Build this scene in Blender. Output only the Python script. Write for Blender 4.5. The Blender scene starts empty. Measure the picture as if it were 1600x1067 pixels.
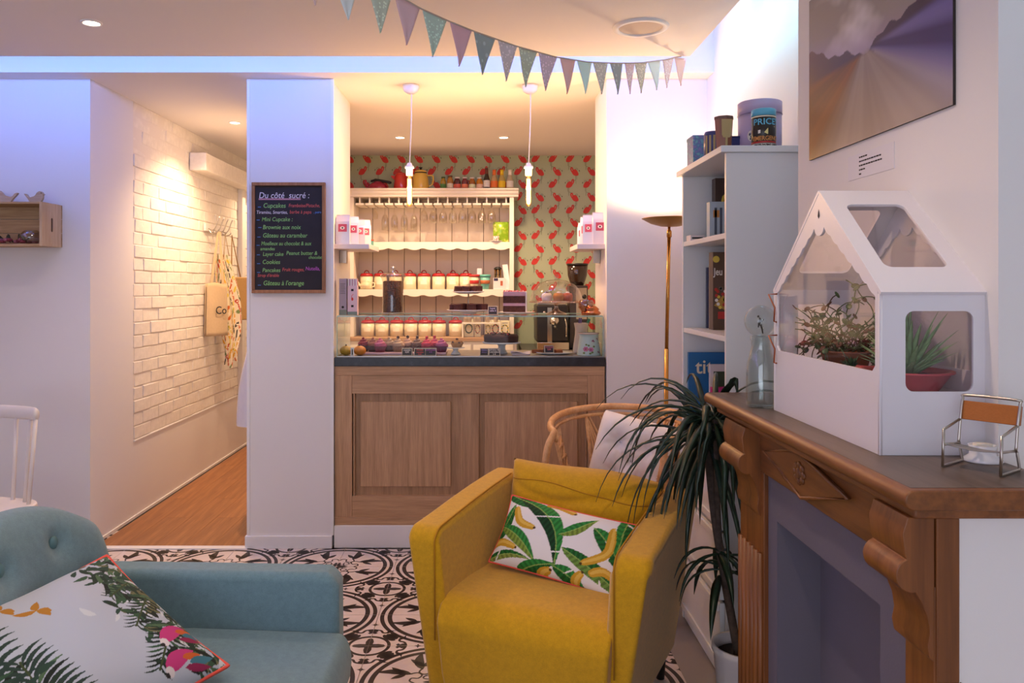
import bpy, bmesh, math, random
import numpy as np
from mathutils import Vector, Matrix
random.seed(7); np.random.seed(7)
PI = math.pi; R = math.radians
sc = bpy.context.scene
COL = sc.collection
# ---------------------------------------------------------------- camera
F, CX, CY, H = 1244.0, 760.0, 447.0, 1.44     # focal length and axis in photo pixels, eye height in metres
cam = bpy.data.objects.new('camera', bpy.data.cameras.new('camera')); COL.objects.link(cam)
cam.location = (0, 0, H); cam.rotation_euler = (R(90), 0, 0)
cam.data.sensor_width = 36; cam.data.lens = 36*F/1600
cam.data.shift_x = (800-CX)/1600; cam.data.shift_y = -(533.5-CY)/1600
cam.data.clip_start = .02
sc.camera = cam
def X(px, Y): return (px-CX)*Y/F
def Z(py, Y): return H-(py-CY)*Y/F
# ---------------------------------------------------------------- world, exposure, large lights
sc.view_settings.view_transform = 'Standard'; sc.view_settings.look = 'None'
sc.view_settings.gamma = 1; sc.view_settings.use_curve_mapping = False
sc.view_settings.exposure = 0.62
w = bpy.data.worlds.new('world'); sc.world = w; w.use_nodes = True
w.node_tree.nodes['Background'].inputs[0].default_value = (.62, .78, 1, 1)
w.node_tree.nodes['Background'].inputs[1].default_value = .5
def light(name, kind, loc, power, color, rot=(0,0,0), size=.1, size_y=None, spot=None, blend=.5):
    l = bpy.data.lights.new(name, kind); l.energy = power; l.color = color
    if kind == 'AREA':
        l.size = size
        if size_y: l.shape = 'RECTANGLE'; l.size_y = size_y
    else: l.shadow_soft_size = size
    if kind == 'SPOT': l.spot_size = R(spot); l.spot_blend = blend
    o = bpy.data.objects.new(name, l); COL.objects.link(o); o.location = loc; o.rotation_euler = rot
    return o
WARM = (1, .62, .30); WARM2 = (1, .66, .38); BLUE = (.10, .27, 1); COOL = (.86, .87, 1)
# daylight of the shop window behind the camera
light('window_daylight', 'AREA', (-1.2, -2.30, 1.5), 28, COOL, (R(90), 0, 0), 3.0, 1.9)
# LED cove around the floating ceiling panel
light('cove_led_far', 'AREA', (-.98, 3.86, 2.60), 12.5, BLUE, (R(90), 0, 0), 4.0, .03)
light('cove_led_side', 'AREA', (1.0, 1.0, 2.60), 10.5, (.30, .74, 1), (R(90), 0, R(-90)), 6.0, .03)
light('cove_led_left', 'AREA', (-3.06, 1.0, 2.60), 16, (.42, .34, 1), (R(90), 0, R(90)), 6.0, .03)
# ---------------------------------------------------------------- helpers
def lin(h):
    if not isinstance(h, str): return tuple(h)[:3]
    h = h.lstrip('#'); c = [int(h[i:i+2], 16)/255 for i in (0, 2, 4)]
    return tuple(x/12.92 if x <= .04045 else ((x+.055)/1.055)**2.4 for x in c)
MC = {}
class NT:
    def __init__(s, name):
        s.m = bpy.data.materials.new(name); s.m.use_nodes = True; s.t = s.m.node_tree
        s.t.nodes.clear(); s.out = s.n('ShaderNodeOutputMaterial')
    def n(s, k, **kw):
        x = s.t.nodes.new(k)
        for a, b in kw.items(): setattr(x, a, b)
        return x
    def l(s, a, b): s.t.links.new(a, b)
    def bsdf(s, col, rough=.5, metal=0, spec=.5):
        b = s.n('ShaderNodeBsdfPrincipled')
        b.inputs['Base Color'].default_value = (*col, 1); b.inputs['Roughness'].default_value = rough
        b.inputs['Metallic'].default_value = metal; b.inputs['Specular IOR Level'].default_value = spec
        s.l(b.outputs[0], s.out.inputs[0]); s.b = b; return b
    def noise(s, scale, detail=3, rough=.5, stretch=None, coord='Object'):
        tc = s.n('ShaderNodeTexCoord'); t = s.n('ShaderNodeTexNoise')
        t.inputs['Scale'].default_value = scale; t.inputs['Detail'].default_value = detail; t.inputs['Roughness'].default_value = rough
        if stretch:
            mp = s.n('ShaderNodeMapping'); mp.inputs['Scale'].default_value = stretch
            s.l(tc.outputs[coord], mp.inputs[0]); s.l(mp.outputs[0], t.inputs[0])
        else: s.l(tc.outputs[coord], t.inputs[0])
        return t.outputs[0]
    def ramp(s, fac, stops):
        r = s.n('ShaderNodeValToRGB'); el = r.color_ramp.elements
        while len(el) < len(stops): el.new(.5)
        for e, (p, c) in zip(el, stops): e.position = p; e.color = (*c, 1)
        s.l(fac, r.inputs[0]); return r.outputs[0]
    def bump(s, h, strength, dist=.002):
        b = s.n('ShaderNodeBump'); b.inputs['Strength'].default_value = strength; b.inputs['Distance'].default_value = dist
        s.l(h, b.inputs['Height']); s.l(b.outputs[0], s.b.inputs['Normal'])
def pm(name, col, rough=.5, metal=0, var=0, vs=20, bump=0, bs=200, spec=.5, emis=0, emc=None, coat=0, sss=0):
    if name in MC: return MC[name]
    t = NT(name); c = lin(col); b = t.bsdf(c, rough, metal, spec)
    if var:
        lo = tuple(x*(1-var) for x in c); hi = tuple(min(1, x*(1+var)) for x in c)
        t.l(t.ramp(t.noise(vs), [(.3, lo), (.7, hi)]), b.inputs['Base Color'])
    if bump: t.bump(t.noise(bs), bump)
    if emis:
        b.inputs['Emission Color'].default_value = (*lin(emc or col), 1); b.inputs['Emission Strength'].default_value = emis
    if coat: b.inputs['Coat Weight'].default_value = coat
    if sss: b.inputs['Subsurface Weight'].default_value = sss; b.inputs['Subsurface Radius'].default_value = (.01, .005, .003)
    MC[name] = t.m; return t.m
def wood(name, c1, c2, stretch=(1, 1, .06), scale=40, rough=.45, bump=.15, c3=None):
    if name in MC: return MC[name]
    t = NT(name); a, b_, = lin(c1), lin(c2); b = t.bsdf(a, rough)
    n1 = t.noise(scale, 5, .65, stretch); n2 = t.noise(scale*6, 2, .5, stretch)
    mx = t.n('ShaderNodeMath', operation='MULTIPLY_ADD'); t.l(n2, mx.inputs[0]); mx.inputs[1].default_value = .45; t.l(n1, mx.inputs[2])
    md = t.n('ShaderNodeMath', operation='SUBTRACT'); t.l(mx.outputs[0], md.inputs[0]); md.inputs[1].default_value = .22
    oi = t.n('ShaderNodeObjectInfo')
    hs = t.n('ShaderNodeHueSaturation'); mr = t.n('ShaderNodeMapRange'); t.l(oi.outputs['Random'], mr.inputs[0])
    mr.inputs[3].default_value = .92; mr.inputs[4].default_value = 1.08; t.l(mr.outputs[0], hs.inputs['Value'])
    t.l(t.ramp(md.outputs[0], [(.3, b_), (.68, a)]), hs.inputs['Color']); t.l(hs.outputs[0], b.inputs['Base Color'])
    t.bump(md.outputs[0], bump, .001); MC[name] = t.m; return t.m
def fabric(name, col, scale=900, var=.12, rough=.9, bump=.35):
    if name in MC: return MC[name]
    t = NT(name); c = lin(col); b = t.bsdf(c, rough, 0, .25)
    b.inputs['Sheen Weight'].default_value = .25; b.inputs['Sheen Roughness'].default_value = .5
    n = t.noise(scale*.35, 2, .6); n0 = t.noise(60, 3, .6)
    mx = t.n('ShaderNodeMath', operation='ADD'); t.l(n, mx.inputs[0]); t.l(n0, mx.inputs[1])
    md = t.n('ShaderNodeMath', operation='MULTIPLY'); t.l(mx.outputs[0], md.inputs[0]); md.inputs[1].default_value = .5
    t.l(t.ramp(md.outputs[0], [(.35, tuple(x*(1-var) for x in c)), (.65, tuple(min(1, x*(1+var)) for x in c))]), b.inputs['Base Color'])
    t.bump(n, bump, .001); MC[name] = t.m; return t.m
def glass(name, tint='#ffffff', rough=.02, edge=0.0, ior=1.45, gloss=1.0, base=.03):
    if name in MC: return MC[name]
    t = NT(name); tr = t.n('ShaderNodeBsdfTransparent'); tr.inputs[0].default_value = (*lin(tint), 1)
    g = t.n('ShaderNodeBsdfGlossy'); g.inputs['Roughness'].default_value = rough; g.inputs[0].default_value = (gloss, gloss, gloss, 1)
    lw = t.n('ShaderNodeLayerWeight'); lw.inputs[0].default_value = .5
    pw = t.n('ShaderNodeMath', operation='POWER'); t.l(lw.outputs['Facing'], pw.inputs[0]); pw.inputs[1].default_value = 3.5
    fr = t.n('ShaderNodeMath', operation='MULTIPLY_ADD'); t.l(pw.outputs[0], fr.inputs[0]); fr.inputs[1].default_value = .55; fr.inputs[2].default_value = base
    m = t.n('ShaderNodeMixShader'); t.l(tr.outputs[0], m.inputs[1]); t.l(g.outputs[0], m.inputs[2])
    if edge:
        a = t.n('ShaderNodeMath', operation='MULTIPLY_ADD'); t.l(fr.outputs[0], a.inputs[0]); a.inputs[1].default_value = 1-edge; a.inputs[2].default_value = edge
        t.l(a.outputs[0], m.inputs[0])
    else: t.l(fr.outputs[0], m.inputs[0])
    t.l(m.outputs[0], t.out.inputs[0]); MC[name] = t.m; return t.m
def vcol(name, rough=.8, bump=.15, bs=500, spec=.3):
    """material that shows the flat print stored per vertex"""
    if name in MC: return MC[name]
    t = NT(name); b = t.bsdf((.5, .5, .5), rough, 0, spec)
    a = t.n('ShaderNodeAttribute'); a.attribute_name = 'print'; t.l(a.outputs['Color'], b.inputs['Base Color'])
    if bump: t.bump(t.noise(bs, 2), bump, .0008)
    MC[name] = t.m; return t.m
class M:
    def __init__(s): s.v = []; s.f = []; s.m = []; s.s = []; s.c = None
    def add(s, vs, fs, mat=0, smooth=False):
        o = len(s.v); s.v += [tuple(map(float, p)) for p in vs]
        for f in fs: s.f.append([i+o for i in f]); s.m.append(mat); s.s.append(smooth)
        return s
    def box(s, x0, x1, y0, y1, z0, z1, mat=0, xf=None):
        v = [(x, y, z) for x in (x0, x1) for y in (y0, y1) for z in (z0, z1)]
        if xf: v = [xf(p) for p in v]
        return s.add(v, [(0,1,3,2), (4,6,7,5), (0,4,5,1), (2,3,7,6), (0,2,6,4), (1,5,7,3)], mat)
    def lathe(s, prof, seg=24, c=(0,0,0), mat=0, smooth=True, xf=None, sx=1, sy=1, cap=True):
        vs, fs, n = [], [], len(prof)
        for (r, z) in prof:
            for k in range(seg):
                a = 2*PI*k/seg; vs.append((c[0]+r*sx*math.cos(a), c[1]+r*sy*math.sin(a), c[2]+z))
        for i in range(n-1):
            for k in range(seg):
                k2 = (k+1) % seg; fs.append((i*seg+k, i*seg+k2, (i+1)*seg+k2, (i+1)*seg+k))
        if cap:
            if prof[0][0] > 1e-4: fs.append(tuple(range(seg))[::-1])
            if prof[-1][0] > 1e-4: fs.append(tuple((n-1)*seg+k for k in range(seg)))
        if xf: vs = [xf(p) for p in vs]
        return s.add(vs, fs, mat, smooth)
    def tube(s, pts, r, seg=8, mat=0, closed=False, smooth=True):
        P = [Vector(p) for p in pts]; n = len(P); vs, fs = [], []
        rr = r if isinstance(r, (list, tuple)) else [r]*n
        prev = None
        for i, p in enumerate(P):
            if closed: d = P[(i+1) % n]-P[i-1]
            else: d = P[min(i+1, n-1)]-P[max(i-1, 0)]
            if d.length < 1e-9: d = Vector((0, 0, 1))
            d.normalize()
            if prev is None:
                u = d.orthogonal().normalized()
            else:
                u = prev-d*prev.dot(d)
                u = u.normalized() if u.length > 1e-6 else d.orthogonal().normalized()
            prev = u; w_ = d.cross(u)
            for k in range(seg):
                a = 2*PI*k/seg; vs.append(p+(u*math.cos(a)+w_*math.sin(a))*rr[i])
        for i in range(n if closed else n-1):
            j = (i+1) % n
            for k in range(seg):
                k2 = (k+1) % seg; fs.append((i*seg+k, i*seg+k2, j*seg+k2, j*seg+k))
        if not closed: fs += [tuple(range(seg))[::-1], tuple((n-1)*seg+k for k in range(seg))]
        return s.add(vs, fs, mat, smooth)
    def prism(s, poly, fn, a0, a1, mat=0, smooth=False):
        """poly in 2D; fn(u, v, a) gives the 3D point; extruded from a0 to a1"""
        n = len(poly); vs = [fn(u, v, a0) for u, v in poly]+[fn(u, v, a1) for u, v in poly]
        fs = [tuple(range(n))[::-1], tuple(range(n, 2*n))]
        s.add(vs, fs, mat); o = len(s.v)-2*n
        for i in range(n):
            j = (i+1) % n; s.f.append([o+i, o+j, o+n+j, o+n+i]); s.m.append(mat); s.s.append(smooth)
        return s
    def grid(s, fn, nu, nv, mat=0, cu=False, cv=False, smooth=True):
        vs = [fn(i/(nu if cu else nu-1), j/(nv if cv else nv-1)) for i in range(nu) for j in range(nv)]
        fs = []
        for i in range(nu if cu else nu-1):
            for j in range(nv if cv else nv-1):
                i2, j2 = (i+1) % nu, (j+1) % nv
                fs.append((i*nv+j, i2*nv+j, i2*nv+j2, i*nv+j2))
        return s.add(vs, fs, mat, smooth)
    def ell(s, c, r, nu=16, nv=10, mat=0, fn=None):
        r = (r, r, r) if not isinstance(r, (tuple, list)) else r
        pr = []
        for j in range(nv+1):
            t = PI*j/nv-PI/2; pr.append((max(math.cos(t), 1e-5), math.sin(t)))
        def xf(p):
            q = (p[0]*r[0], p[1]*r[1], p[2]*r[2])
            if fn: q = fn(q)
            return (c[0]+q[0], c[1]+q[1], c[2]+q[2])
        return s.lathe(pr, nu, (0, 0, 0), mat, True, xf)
    def xform(s, mtx, start=0):
        for i in range(start, len(s.v)): s.v[i] = tuple(mtx @ Vector(s.v[i]))
        return s
    def build(s, name, mats, parent=None, loc=(0, 0, 0), rot=(0, 0, 0), bevel=0, bseg=2, sub=0, solid=0, weld=False, flip=True):
        me = bpy.data.meshes.new(name); me.from_pydata(s.v, [], s.f)
        if not isinstance(mats, (list, tuple)): mats = [mats]
        for m_ in mats: me.materials.append(m_)
        me.polygons.foreach_set('material_index', s.m); me.polygons.foreach_set('use_smooth', s.s)
        if s.c is not None:
            at = me.color_attributes.new('print', 'FLOAT_COLOR', 'POINT')
            c4 = np.ones((len(s.v), 4), np.float32); c4[:, :3] = s.c; at.data.foreach_set('color', c4.ravel())
        if flip:
            bm = bmesh.new(); bm.from_mesh(me)
            if weld: bmesh.ops.remove_doubles(bm, verts=bm.verts, dist=1e-5)
            bmesh.ops.recalc_face_normals(bm, faces=bm.faces); bm.to_mesh(me); bm.free()
        me.update()
        o = bpy.data.objects.new(name, me); COL.objects.link(o); o.location = loc; o.rotation_euler = rot
        if parent: o.parent = parent
        if solid: md = o.modifiers.new('s', 'SOLIDIFY'); md.thickness = solid; md.offset = 0
        if bevel:
            md = o.modifiers.new('b', 'BEVEL'); md.width = bevel; md.segments = bseg; md.limit_method = 'ANGLE'; md.angle_limit = R(40)
            md.harden_normals = True
            for p in me.polygons: p.use_smooth = True
        if sub: md = o.modifiers.new('u', 'SUBSURF'); md.levels = sub; md.render_levels = sub
        return o
def T(name, label, cat, loc=(0, 0, 0), rz=0, group=None):
    o = bpy.data.objects.new(name, None); COL.objects.link(o); o.location = loc; o.rotation_euler = (0, 0, rz)
    o.empty_display_size = .05
    return tag(o, label, cat, group)
def tag(o, label, cat, group=None):
    o['label'] = label; o['category'] = cat
    if group: o['group'] = group
    return o
def struct(o, label=None):
    o['kind'] = 'structure'
    if label: o['label'] = label
    return o
def dup(o, parent=None, loc=None, rz=None, label=None):
    c = o.copy(); COL.objects.link(c); c.parent = parent
    if loc is not None: c.location = loc
    if rz is not None: c.rotation_euler = (0, 0, rz)
    if label: c['label'] = label
    for ch in [k for k in bpy.data.objects if k.parent == o]:
        dup(ch, c)
    return c
def text(body, size, mt, parent, loc, rot, name='lettering', shear=0, ax='LEFT', depth=.0003, sx=1, label=None, bold=0):
    cu = bpy.data.curves.new('t', 'FONT'); cu.body = body; cu.size = size; cu.shear = shear; cu.align_x = ax; cu.extrude = depth; cu.offset = bold
    cu.resolution_u = 3
    tmp = bpy.data.objects.new('t', cu); COL.objects.link(tmp)
    me = bpy.data.meshes.new_from_object(tmp.evaluated_get(bpy.context.evaluated_depsgraph_get()))
    bpy.data.objects.remove(tmp); bpy.data.curves.remove(cu)
    me.materials.clear(); me.materials.append(mt)
    o = bpy.data.objects.new(name, me); COL.objects.link(o); o.parent = parent; o.location = loc; o.rotation_euler = rot; o.scale = (sx, 1, 1)
    if label: o['label'] = label
    return o
FRONT = (R(90), 0, 0)          # text that faces the camera side (-Y)
LEFTF = (R(90), 0, R(-90))     # text that faces -X
def crom(pts, n=8, closed=False):
    """smooth curve through points"""
    P = [np.array(p, float) for p in pts]; out = []; m = len(P)
    rng = range(m if closed else m-1)
    for i in rng:
        p0 = P[(i-1) % m] if closed or i > 0 else P[0]; p1 = P[i]; p2 = P[(i+1) % m]; p3 = P[(i+2) % m] if closed or i+2 < m else P[-1]
        for k in range(n):
            t = k/n; out.append(tuple(.5*((2*p1)+(-p0+p2)*t+(2*p0-5*p1+4*p2-p3)*t*t+(-p0+3*p1-3*p2+p3)*t**3)))
    if not closed: out.append(tuple(P[-1]))
    return out
def rrect(w_, h_, r, n=5, cx=0, cy=0):
    o = []
    for (sx, sy, a) in ((1, 1, 0), (-1, 1, 90), (-1, -1, 180), (1, -1, 270)):
        for k in range(n+1):
            t = R(a+90*k/n); o.append((cx+sx*(w_/2-r)+r*math.cos(t), cy+sy*(h_/2-r)+r*math.sin(t)))
    return o
def ring_panel(mb, outer, inner, fn, a0, a1, c, mat=0):
    """flat panel with a hole, thickness a0..a1; both outlines star-shaped about c"""
    ang = sorted(set([round(math.atan2(v-c[1], u-c[0]), 5) for u, v in list(outer)+list(inner)]))
    def hit(poly, a):
        dx, dy = math.cos(a), math.sin(a); best = None
        for i in range(len(poly)):
            (x1, y1), (x2, y2) = poly[i], poly[(i+1) % len(poly)]
            ex, ey = x2-x1, y2-y1; den = dx*ey-dy*ex
            if abs(den) < 1e-12: continue
            t = ((x1-c[0])*ey-(y1-c[1])*ex)/den; u = ((x1-c[0])*dy-(y1-c[1])*dx)/den
            if t > 0 and -1e-4 <= u <= 1+1e-4 and (best is None or t > best): best = t
        return (c[0]+dx*best, c[1]+dy*best)
    O = [hit(outer, a) for a in ang]; I = [hit(inner, a) for a in ang]; n = len(ang)
    vs = [fn(u, v, a) for a in (a0, a1) for L in (O, I) for (u, v) in L]; fs = []
    for i in range(n):
        j = (i+1) % n
        fs += [(i, j, n+j, n+i), (2*n+i, 3*n+i, 3*n+j, 2*n+j), (i, 2*n+i, 2*n+j, j), (n+i, n+j, 3*n+j, 3*n+i)]
    return mb.add(vs, fs, mat)
# --- flat prints: shapes painted on arrays of (u, v)
def inpoly(U, V, poly):
    ins = np.zeros(U.shape, bool); n = len(poly)
    for i in range(n):
        (x1, y1), (x2, y2) = poly[i], poly[(i+1) % n]
        if y1 == y2: continue
        c = ((y1 > V) != (y2 > V)) & (U < (x2-x1)*(V-y1)/(y2-y1)+x1); ins ^= c
    return ins
def paint(Cc, U, V, poly, col): Cc[inpoly(U, V, poly)] = lin(col)
def stroke(pts, wd):
    """polygon around a polyline; wd number or list"""
    P = [np.array(p, float) for p in pts]; n = len(P); L, Rr = [], []
    for i in range(n):
        d = P[min(i+1, n-1)]-P[max(i-1, 0)]; d = d/(np.linalg.norm(d)+1e-9); q = np.array([-d[1], d[0]])
        w_ = wd[i] if isinstance(wd, (list, tuple)) else wd
        L.append(tuple(P[i]+q*w_/2)); Rr.append(tuple(P[i]-q*w_/2))
    return L+Rr[::-1]
def leafpoly(p0, p1, wd, bend=0, n=10, side=0):
    p0, p1 = np.array(p0, float), np.array(p1, float); d = p1-p0; q = np.array([-d[1], d[0]])
    mid = [p0+d*t+q*bend*4*t*(1-t) for t in np.linspace(0, 1, n)]
    L = np.linalg.norm(d); qn = q/L; A, B = [], []
    for t, m_ in zip(np.linspace(0, 1, n), mid):
        hw = wd/2*math.sin(PI*t**.8)**.8 if 0 < t < 1 else 0
        A.append(tuple(m_+qn*hw)); B.append(tuple(m_-qn*hw))
    mid = [tuple(m_) for m_ in mid]
    if side == 1: return A+mid[::-1]
    if side == -1: return mid+B[::-1]
    return A+B[::-1]
def ellpoly(c, rx, ry, a=0, n=18):
    ca, sa = math.cos(R(a)), math.sin(R(a))
    return [(c[0]+rx*math.cos(t)*ca-ry*math.sin(t)*sa, c[1]+rx*math.cos(t)*sa+ry*math.sin(t)*ca) for t in np.linspace(0, 2*PI, n, endpoint=False)]
def pillow(w_, h_, t, nu, nv, printfn=None, pinch=.06, wr=.004, seed=1, base='#ffffff', power=.55):
    """soft cushion, front face towards -Y, centred; returns builder"""
    rs = np.random.RandomState(seed); mb = M()
    u = np.linspace(-1, 1, nu); v = np.linspace(-1, 1, nv); U, V = np.meshgrid(u, v, indexing='ij')
    edge = np.clip((1-np.abs(U)**2.6)*(1-np.abs(V)**2.6), 0, 1)**power
    px = U*w_/2*(1-pinch*(1-np.abs(V)**2)*np.abs(U)); pz = V*h_/2*(1-pinch*(1-np.abs(U)**2)*np.abs(V))
    def wrinkle():
        d = 0
        for k in range(5):
            a = rs.uniform(0, PI); fq = rs.uniform(3, 8); d = d+np.sin((U*math.cos(a)+V*math.sin(a))*fq+rs.uniform(0, 6))*wr/(1+k*.5)
        rad = np.sqrt(U*U+V*V); return d*edge*(0.3+rad)
    cols = []
    for sgn in (-1, 1):
        py = sgn*edge*t/2+wrinkle()
        vs = np.stack([px, py, pz], -1).reshape(-1, 3); n0 = len(mb.v); fs = []
        for i in range(nu-1):
            for j in range(nv-1):
                a = i*nv+j; fs.append((a, a+nv, a+nv+1, a+1))
        mb.add(vs, fs, 0, True)
        c = np.zeros((nu, nv, 3)); c[:] = lin(base)
        if printfn and sgn < 0: printfn(c, U, V)
        elif printfn: c = cols[0].reshape(nu, nv, 3)[::-1]
        cols.append(c.reshape(-1, 3))
    if printfn: mb.c = np.concatenate(cols)
    rim = [(px[i, 0], 0, pz[i, 0]) for i in range(0, nu, 4)]+[(px[-1, j], 0, pz[-1, j]) for j in range(0, nv, 4)] + \
          [(px[i, -1], 0, pz[i, -1]) for i in range(nu-1, -1, -4)]+[(px[0, j], 0, pz[0, j]) for j in range(nv-1, -1, -4)]
    return mb, rim
# ================================================================ the setting
YA = 4.38                      # plane of the front posts
ZS = 2.581                     # lower ceiling
ZP = 2.551                     # underside of the floating ceiling panel
XR, XL, XC = 1.215, -3.3, -2.18
YB = 6.957
white = pm('white_wall_paint', '#e6e2e0', .7, bump=.06, bs=350)
trimw = pm('white_trim_paint', '#ece9e8', .45)
creamw = pm('white_ceiling_paint', '#eae4e0', .8)
brickw = pm('white_painted_brick', '#ece5dc', .55, var=.05, vs=30, bump=.5, bs=70)
def wallbox(name, x0, x1, y0, y1, z0, z1, mt=white, label=None):
    return struct(M().box(x0, x1, y0, y1, z0, z1).build(name, mt), label)
# floor slab, tiles, planks
floor = wallbox('floor', XL, XR+.6, -2.45, YB+.6, -.1, -.006, pm('grey_screed', '#9a928c', .9), 'black and white patterned cement tile floor')
def tile_mesh():
    mb = M(); s = .30; g = .0012
    mb.box(g, s-g, g, s-g, -.006, 0, 0)
    zt = .0004
    def P(poly): mb.add([(g+(s-2*g)*min(max(u, 0), 1), g+(s-2*g)*min(max(v, 0), 1), zt) for u, v in poly], [tuple(range(len(poly)))], 1)
    def arc(c, r0, r1, a0, a1, n=14):
        for k in range(n):
            t0, t1 = R(a0+(a1-a0)*k/n), R(a0+(a1-a0)*(k+1)/n)
            P([(c[0]+r0*math.cos(t0), c[1]+r0*math.sin(t0)), (c[0]+r1*math.cos(t0), c[1]+r1*math.sin(t0)),
               (c[0]+r1*math.cos(t1), c[1]+r1*math.sin(t1)), (c[0]+r0*math.cos(t1), c[1]+r0*math.sin(t1))])
    def strk(pts, wd):
        n = len(pts); L = stroke(pts, wd)
        for i in range(n-1): P([L[i], L[i+1], L[2*n-2-i], L[2*n-1-i]])
    def leaf(p0, p1, wd, bend=0):
        n = 8; L = leafpoly(p0, p1, wd, bend, n)
        for i in range(n-1): P([L[i], L[i+1], L[2*n-2-i], L[2*n-1-i]])
    def both(f):
        f(lambda u, v: (u, v)); f(lambda u, v: (v, u))
    arc((0, 0), .915, .975, 0, 90, 20); arc((0, 0), .80, .868, 0, 90, 20)     # big double ring
    arc((1, 1), .245, .292, 180, 270, 10)                                     # small ring
    def half(m):
        P([m(1, 1), m(1-.045, 1-.045), m(1-.05, 1-.12), m(1-.03, 1-.2), m(1, 1-.22)])   # flower
        leaf(m(.34, .22), m(.80, .26), .13, .10 if m(0, 1) == (0, 1) else -.10)         # tulip
        leaf(m(.42, .20), m(.62, .40), .09); leaf(m(.42, .22), m(.60, .10), .08)
        strk([m(*p) for p in crom([(.38, .22), (.28, .26), (.22, .20), (.26, .12), (.34, .12), (.36, .05), (.30, .0)], 4)], .024)
        leaf(m(.0, .02), m(.20, .03), .07)
        strk([m(*p) for p in crom([(.06, .12), (.14, .10), (.20, .13), (.16, .20)], 4)], .02)
        # fleur on the joint beside the small ring
        P([m(1, .62), m(1, .50), m(.955, .51), m(.93, .55), m(.96, .585), m(.93, .61), m(.965, .64)])
        strk([m(*p) for p in crom([(1, .50), (.90, .53), (.86, .60), (.80, .60), (.76, .55), (.68, .53)], 4)], [.03]+[.035]*11+[.05]*4+[.045, .035, .02, .01, .005])
        P([m(1, .39), m(.985, .355), m(.945, .34), m(.985, .325), m(1, .29)])              # star
        leaf(m(.80, .64), m(.70, .74), .10); leaf(m(.84, .66), m(.78, .80), .07)
    both(half)
    strk([(.62, .74), (.68, .68), (.74, .62)], .03); strk([(.70, .70), (.80, .80)], .03); leaf((.66, .66), (.80, .80), .11)
    return mb
tile_m = [pm('cream_cement_tile', '#d9cbc6', .42, var=.06, vs=9), pm('black_tile_print', '#231a1a', .42)]
t0 = tile_mesh().build('floor_tile', tile_m, floor, flip=False)
TS = .30; X0T, Y0T = X(616.4, F*H/438.3)-TS*12, F*H/438.3-TS*14
first = True
for i in range(16):
    for j in range(16):
        x, y = X0T+i*TS, Y0T+j*TS
        if x+TS < -3.2 or x > XR-.02 or y+TS < .3: continue
        cx_, cy_ = (i % 2 == 1), (j % 2 == 0)
        # circle corner at (x or x+TS, y or y+TS)
        if cx_ and cy_: rz, ox, oy = 0, x, y
        elif not cx_ and cy_: rz, ox, oy = PI/2, x+TS, y
        elif not cx_ and not cy_: rz, ox, oy = PI, x+TS, y+TS
        else: rz, ox, oy = -PI/2, x, y+TS
        if first: o = t0; first = False
        else: o = t0.copy(); COL.objects.link(o)
        o.location = (ox, oy, 0); o.rotation_euler = (0, 0, rz)
# corridor oak planks
oakf = wood('corridor_oak_laminate', '#b27a4a', '#8a5630', (1, .05, 1), 22, .38, .08)
pw = .16; n = 0; pl = None
for i in range(8):
    for j in range(4):
        x = XC+.02+i*pw; y = 4.40+j*1.0-(.45 if i % 2 else 0)
        y0, y1 = max(y, 4.40), min(y+1.0, 7.9)
        if x > -1.2 or y1-y0 < .05: continue
        M().box(0, min(pw-.0012, -1.0-x), 0, y1-y0-.0012, -.006, .002).build('floor_plank', oakf, floor, (x, y0, 0))
struct(M().box(XC, -1.31, 4.352, 4.40, -.006, .006).build('trim_1', trimw), 'white threshold bar between tiles and corridor boards')
struct(M().box(-.9, XR+.3, 4.36, YB, -.006, .0).build('floor_behind_counter', pm('beige_vinyl', '#9f8f82', .6)))
# walls
wallbox('wall_left', XL-.1, XC, YA, 4.913, 0, ZS, label='white wall left of the corridor opening')
wallbox('wall_post', -1.313, -.852, YA, 4.976, 0, ZS, label='white pillar between corridor and counter')
wallbox('wall_corridor_right', -1.313, -1.2, 4.976, 8.0, 0, ZS)
wc = wallbox('wall_corridor', XC-.2, XC-.004, 4.913, 8.0, 0, ZS, pm('white_mortar', '#e9e1d8', .7, bump=.3, bs=80), label='white painted brick wall of the corridor')
M().box(XC-.02, XC, 4.913, 8.0, 0, .475).build('plaster_dado', white, wc)
M().box(XC-.02, XC+.006, 4.925, 7.35, .475, .487).build('ledge', trimw, wc, bevel=.003)
wallbox('wall_corridor_end', XC-.2, -1.2, 8.0, 8.1, 0, ZS)
# painted bricks
bl, bh = .245, .0805
bmesh_ = []
for k in range(4):
    rs = random.Random(k); mb = M(); c = M()
    def jit(p): return (p[0]+rs.uniform(0, .007), p[1]+rs.uniform(-.002, .002), p[2]+rs.uniform(-.0025, .0025))
    mb.box(-.016, -.002, .002, bl-.002, .0028, bh-.0028, xf=jit); bmesh_.append(mb)
bo = [b.build('brick', brickw, wc, bevel=.006, bseg=2) for b in bmesh_]
for b in bo: b.location = (XC, 0, -2)
used = [False]*4
for r in range(26):
    off = (bl/2 if r % 2 else 0)+random.uniform(-.012, .012)
    for q in range(11):
        y = 4.93+off+q*bl-(bl if r % 2 else 0); z = .489+r*bh
        if y > 7.3 or z+bh > ZS+.01: continue
        k = random.randrange(4)
        if not used[k]: o = bo[k]; used[k] = True
        else: o = bo[k].copy(); COL.objects.link(o)
        dx = -.004 if r > 21 else 0
        o.location = (XC+random.uniform(-.003, .002)+dx, max(y, 4.921) if y >= 4.92 else y, z)
        if y < 4.92: o.scale = (1, (y+bl-4.921)/bl, 1); o.location.y = 4.921
        if o.scale[1] < .2: o.scale[1] = .2
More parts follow.
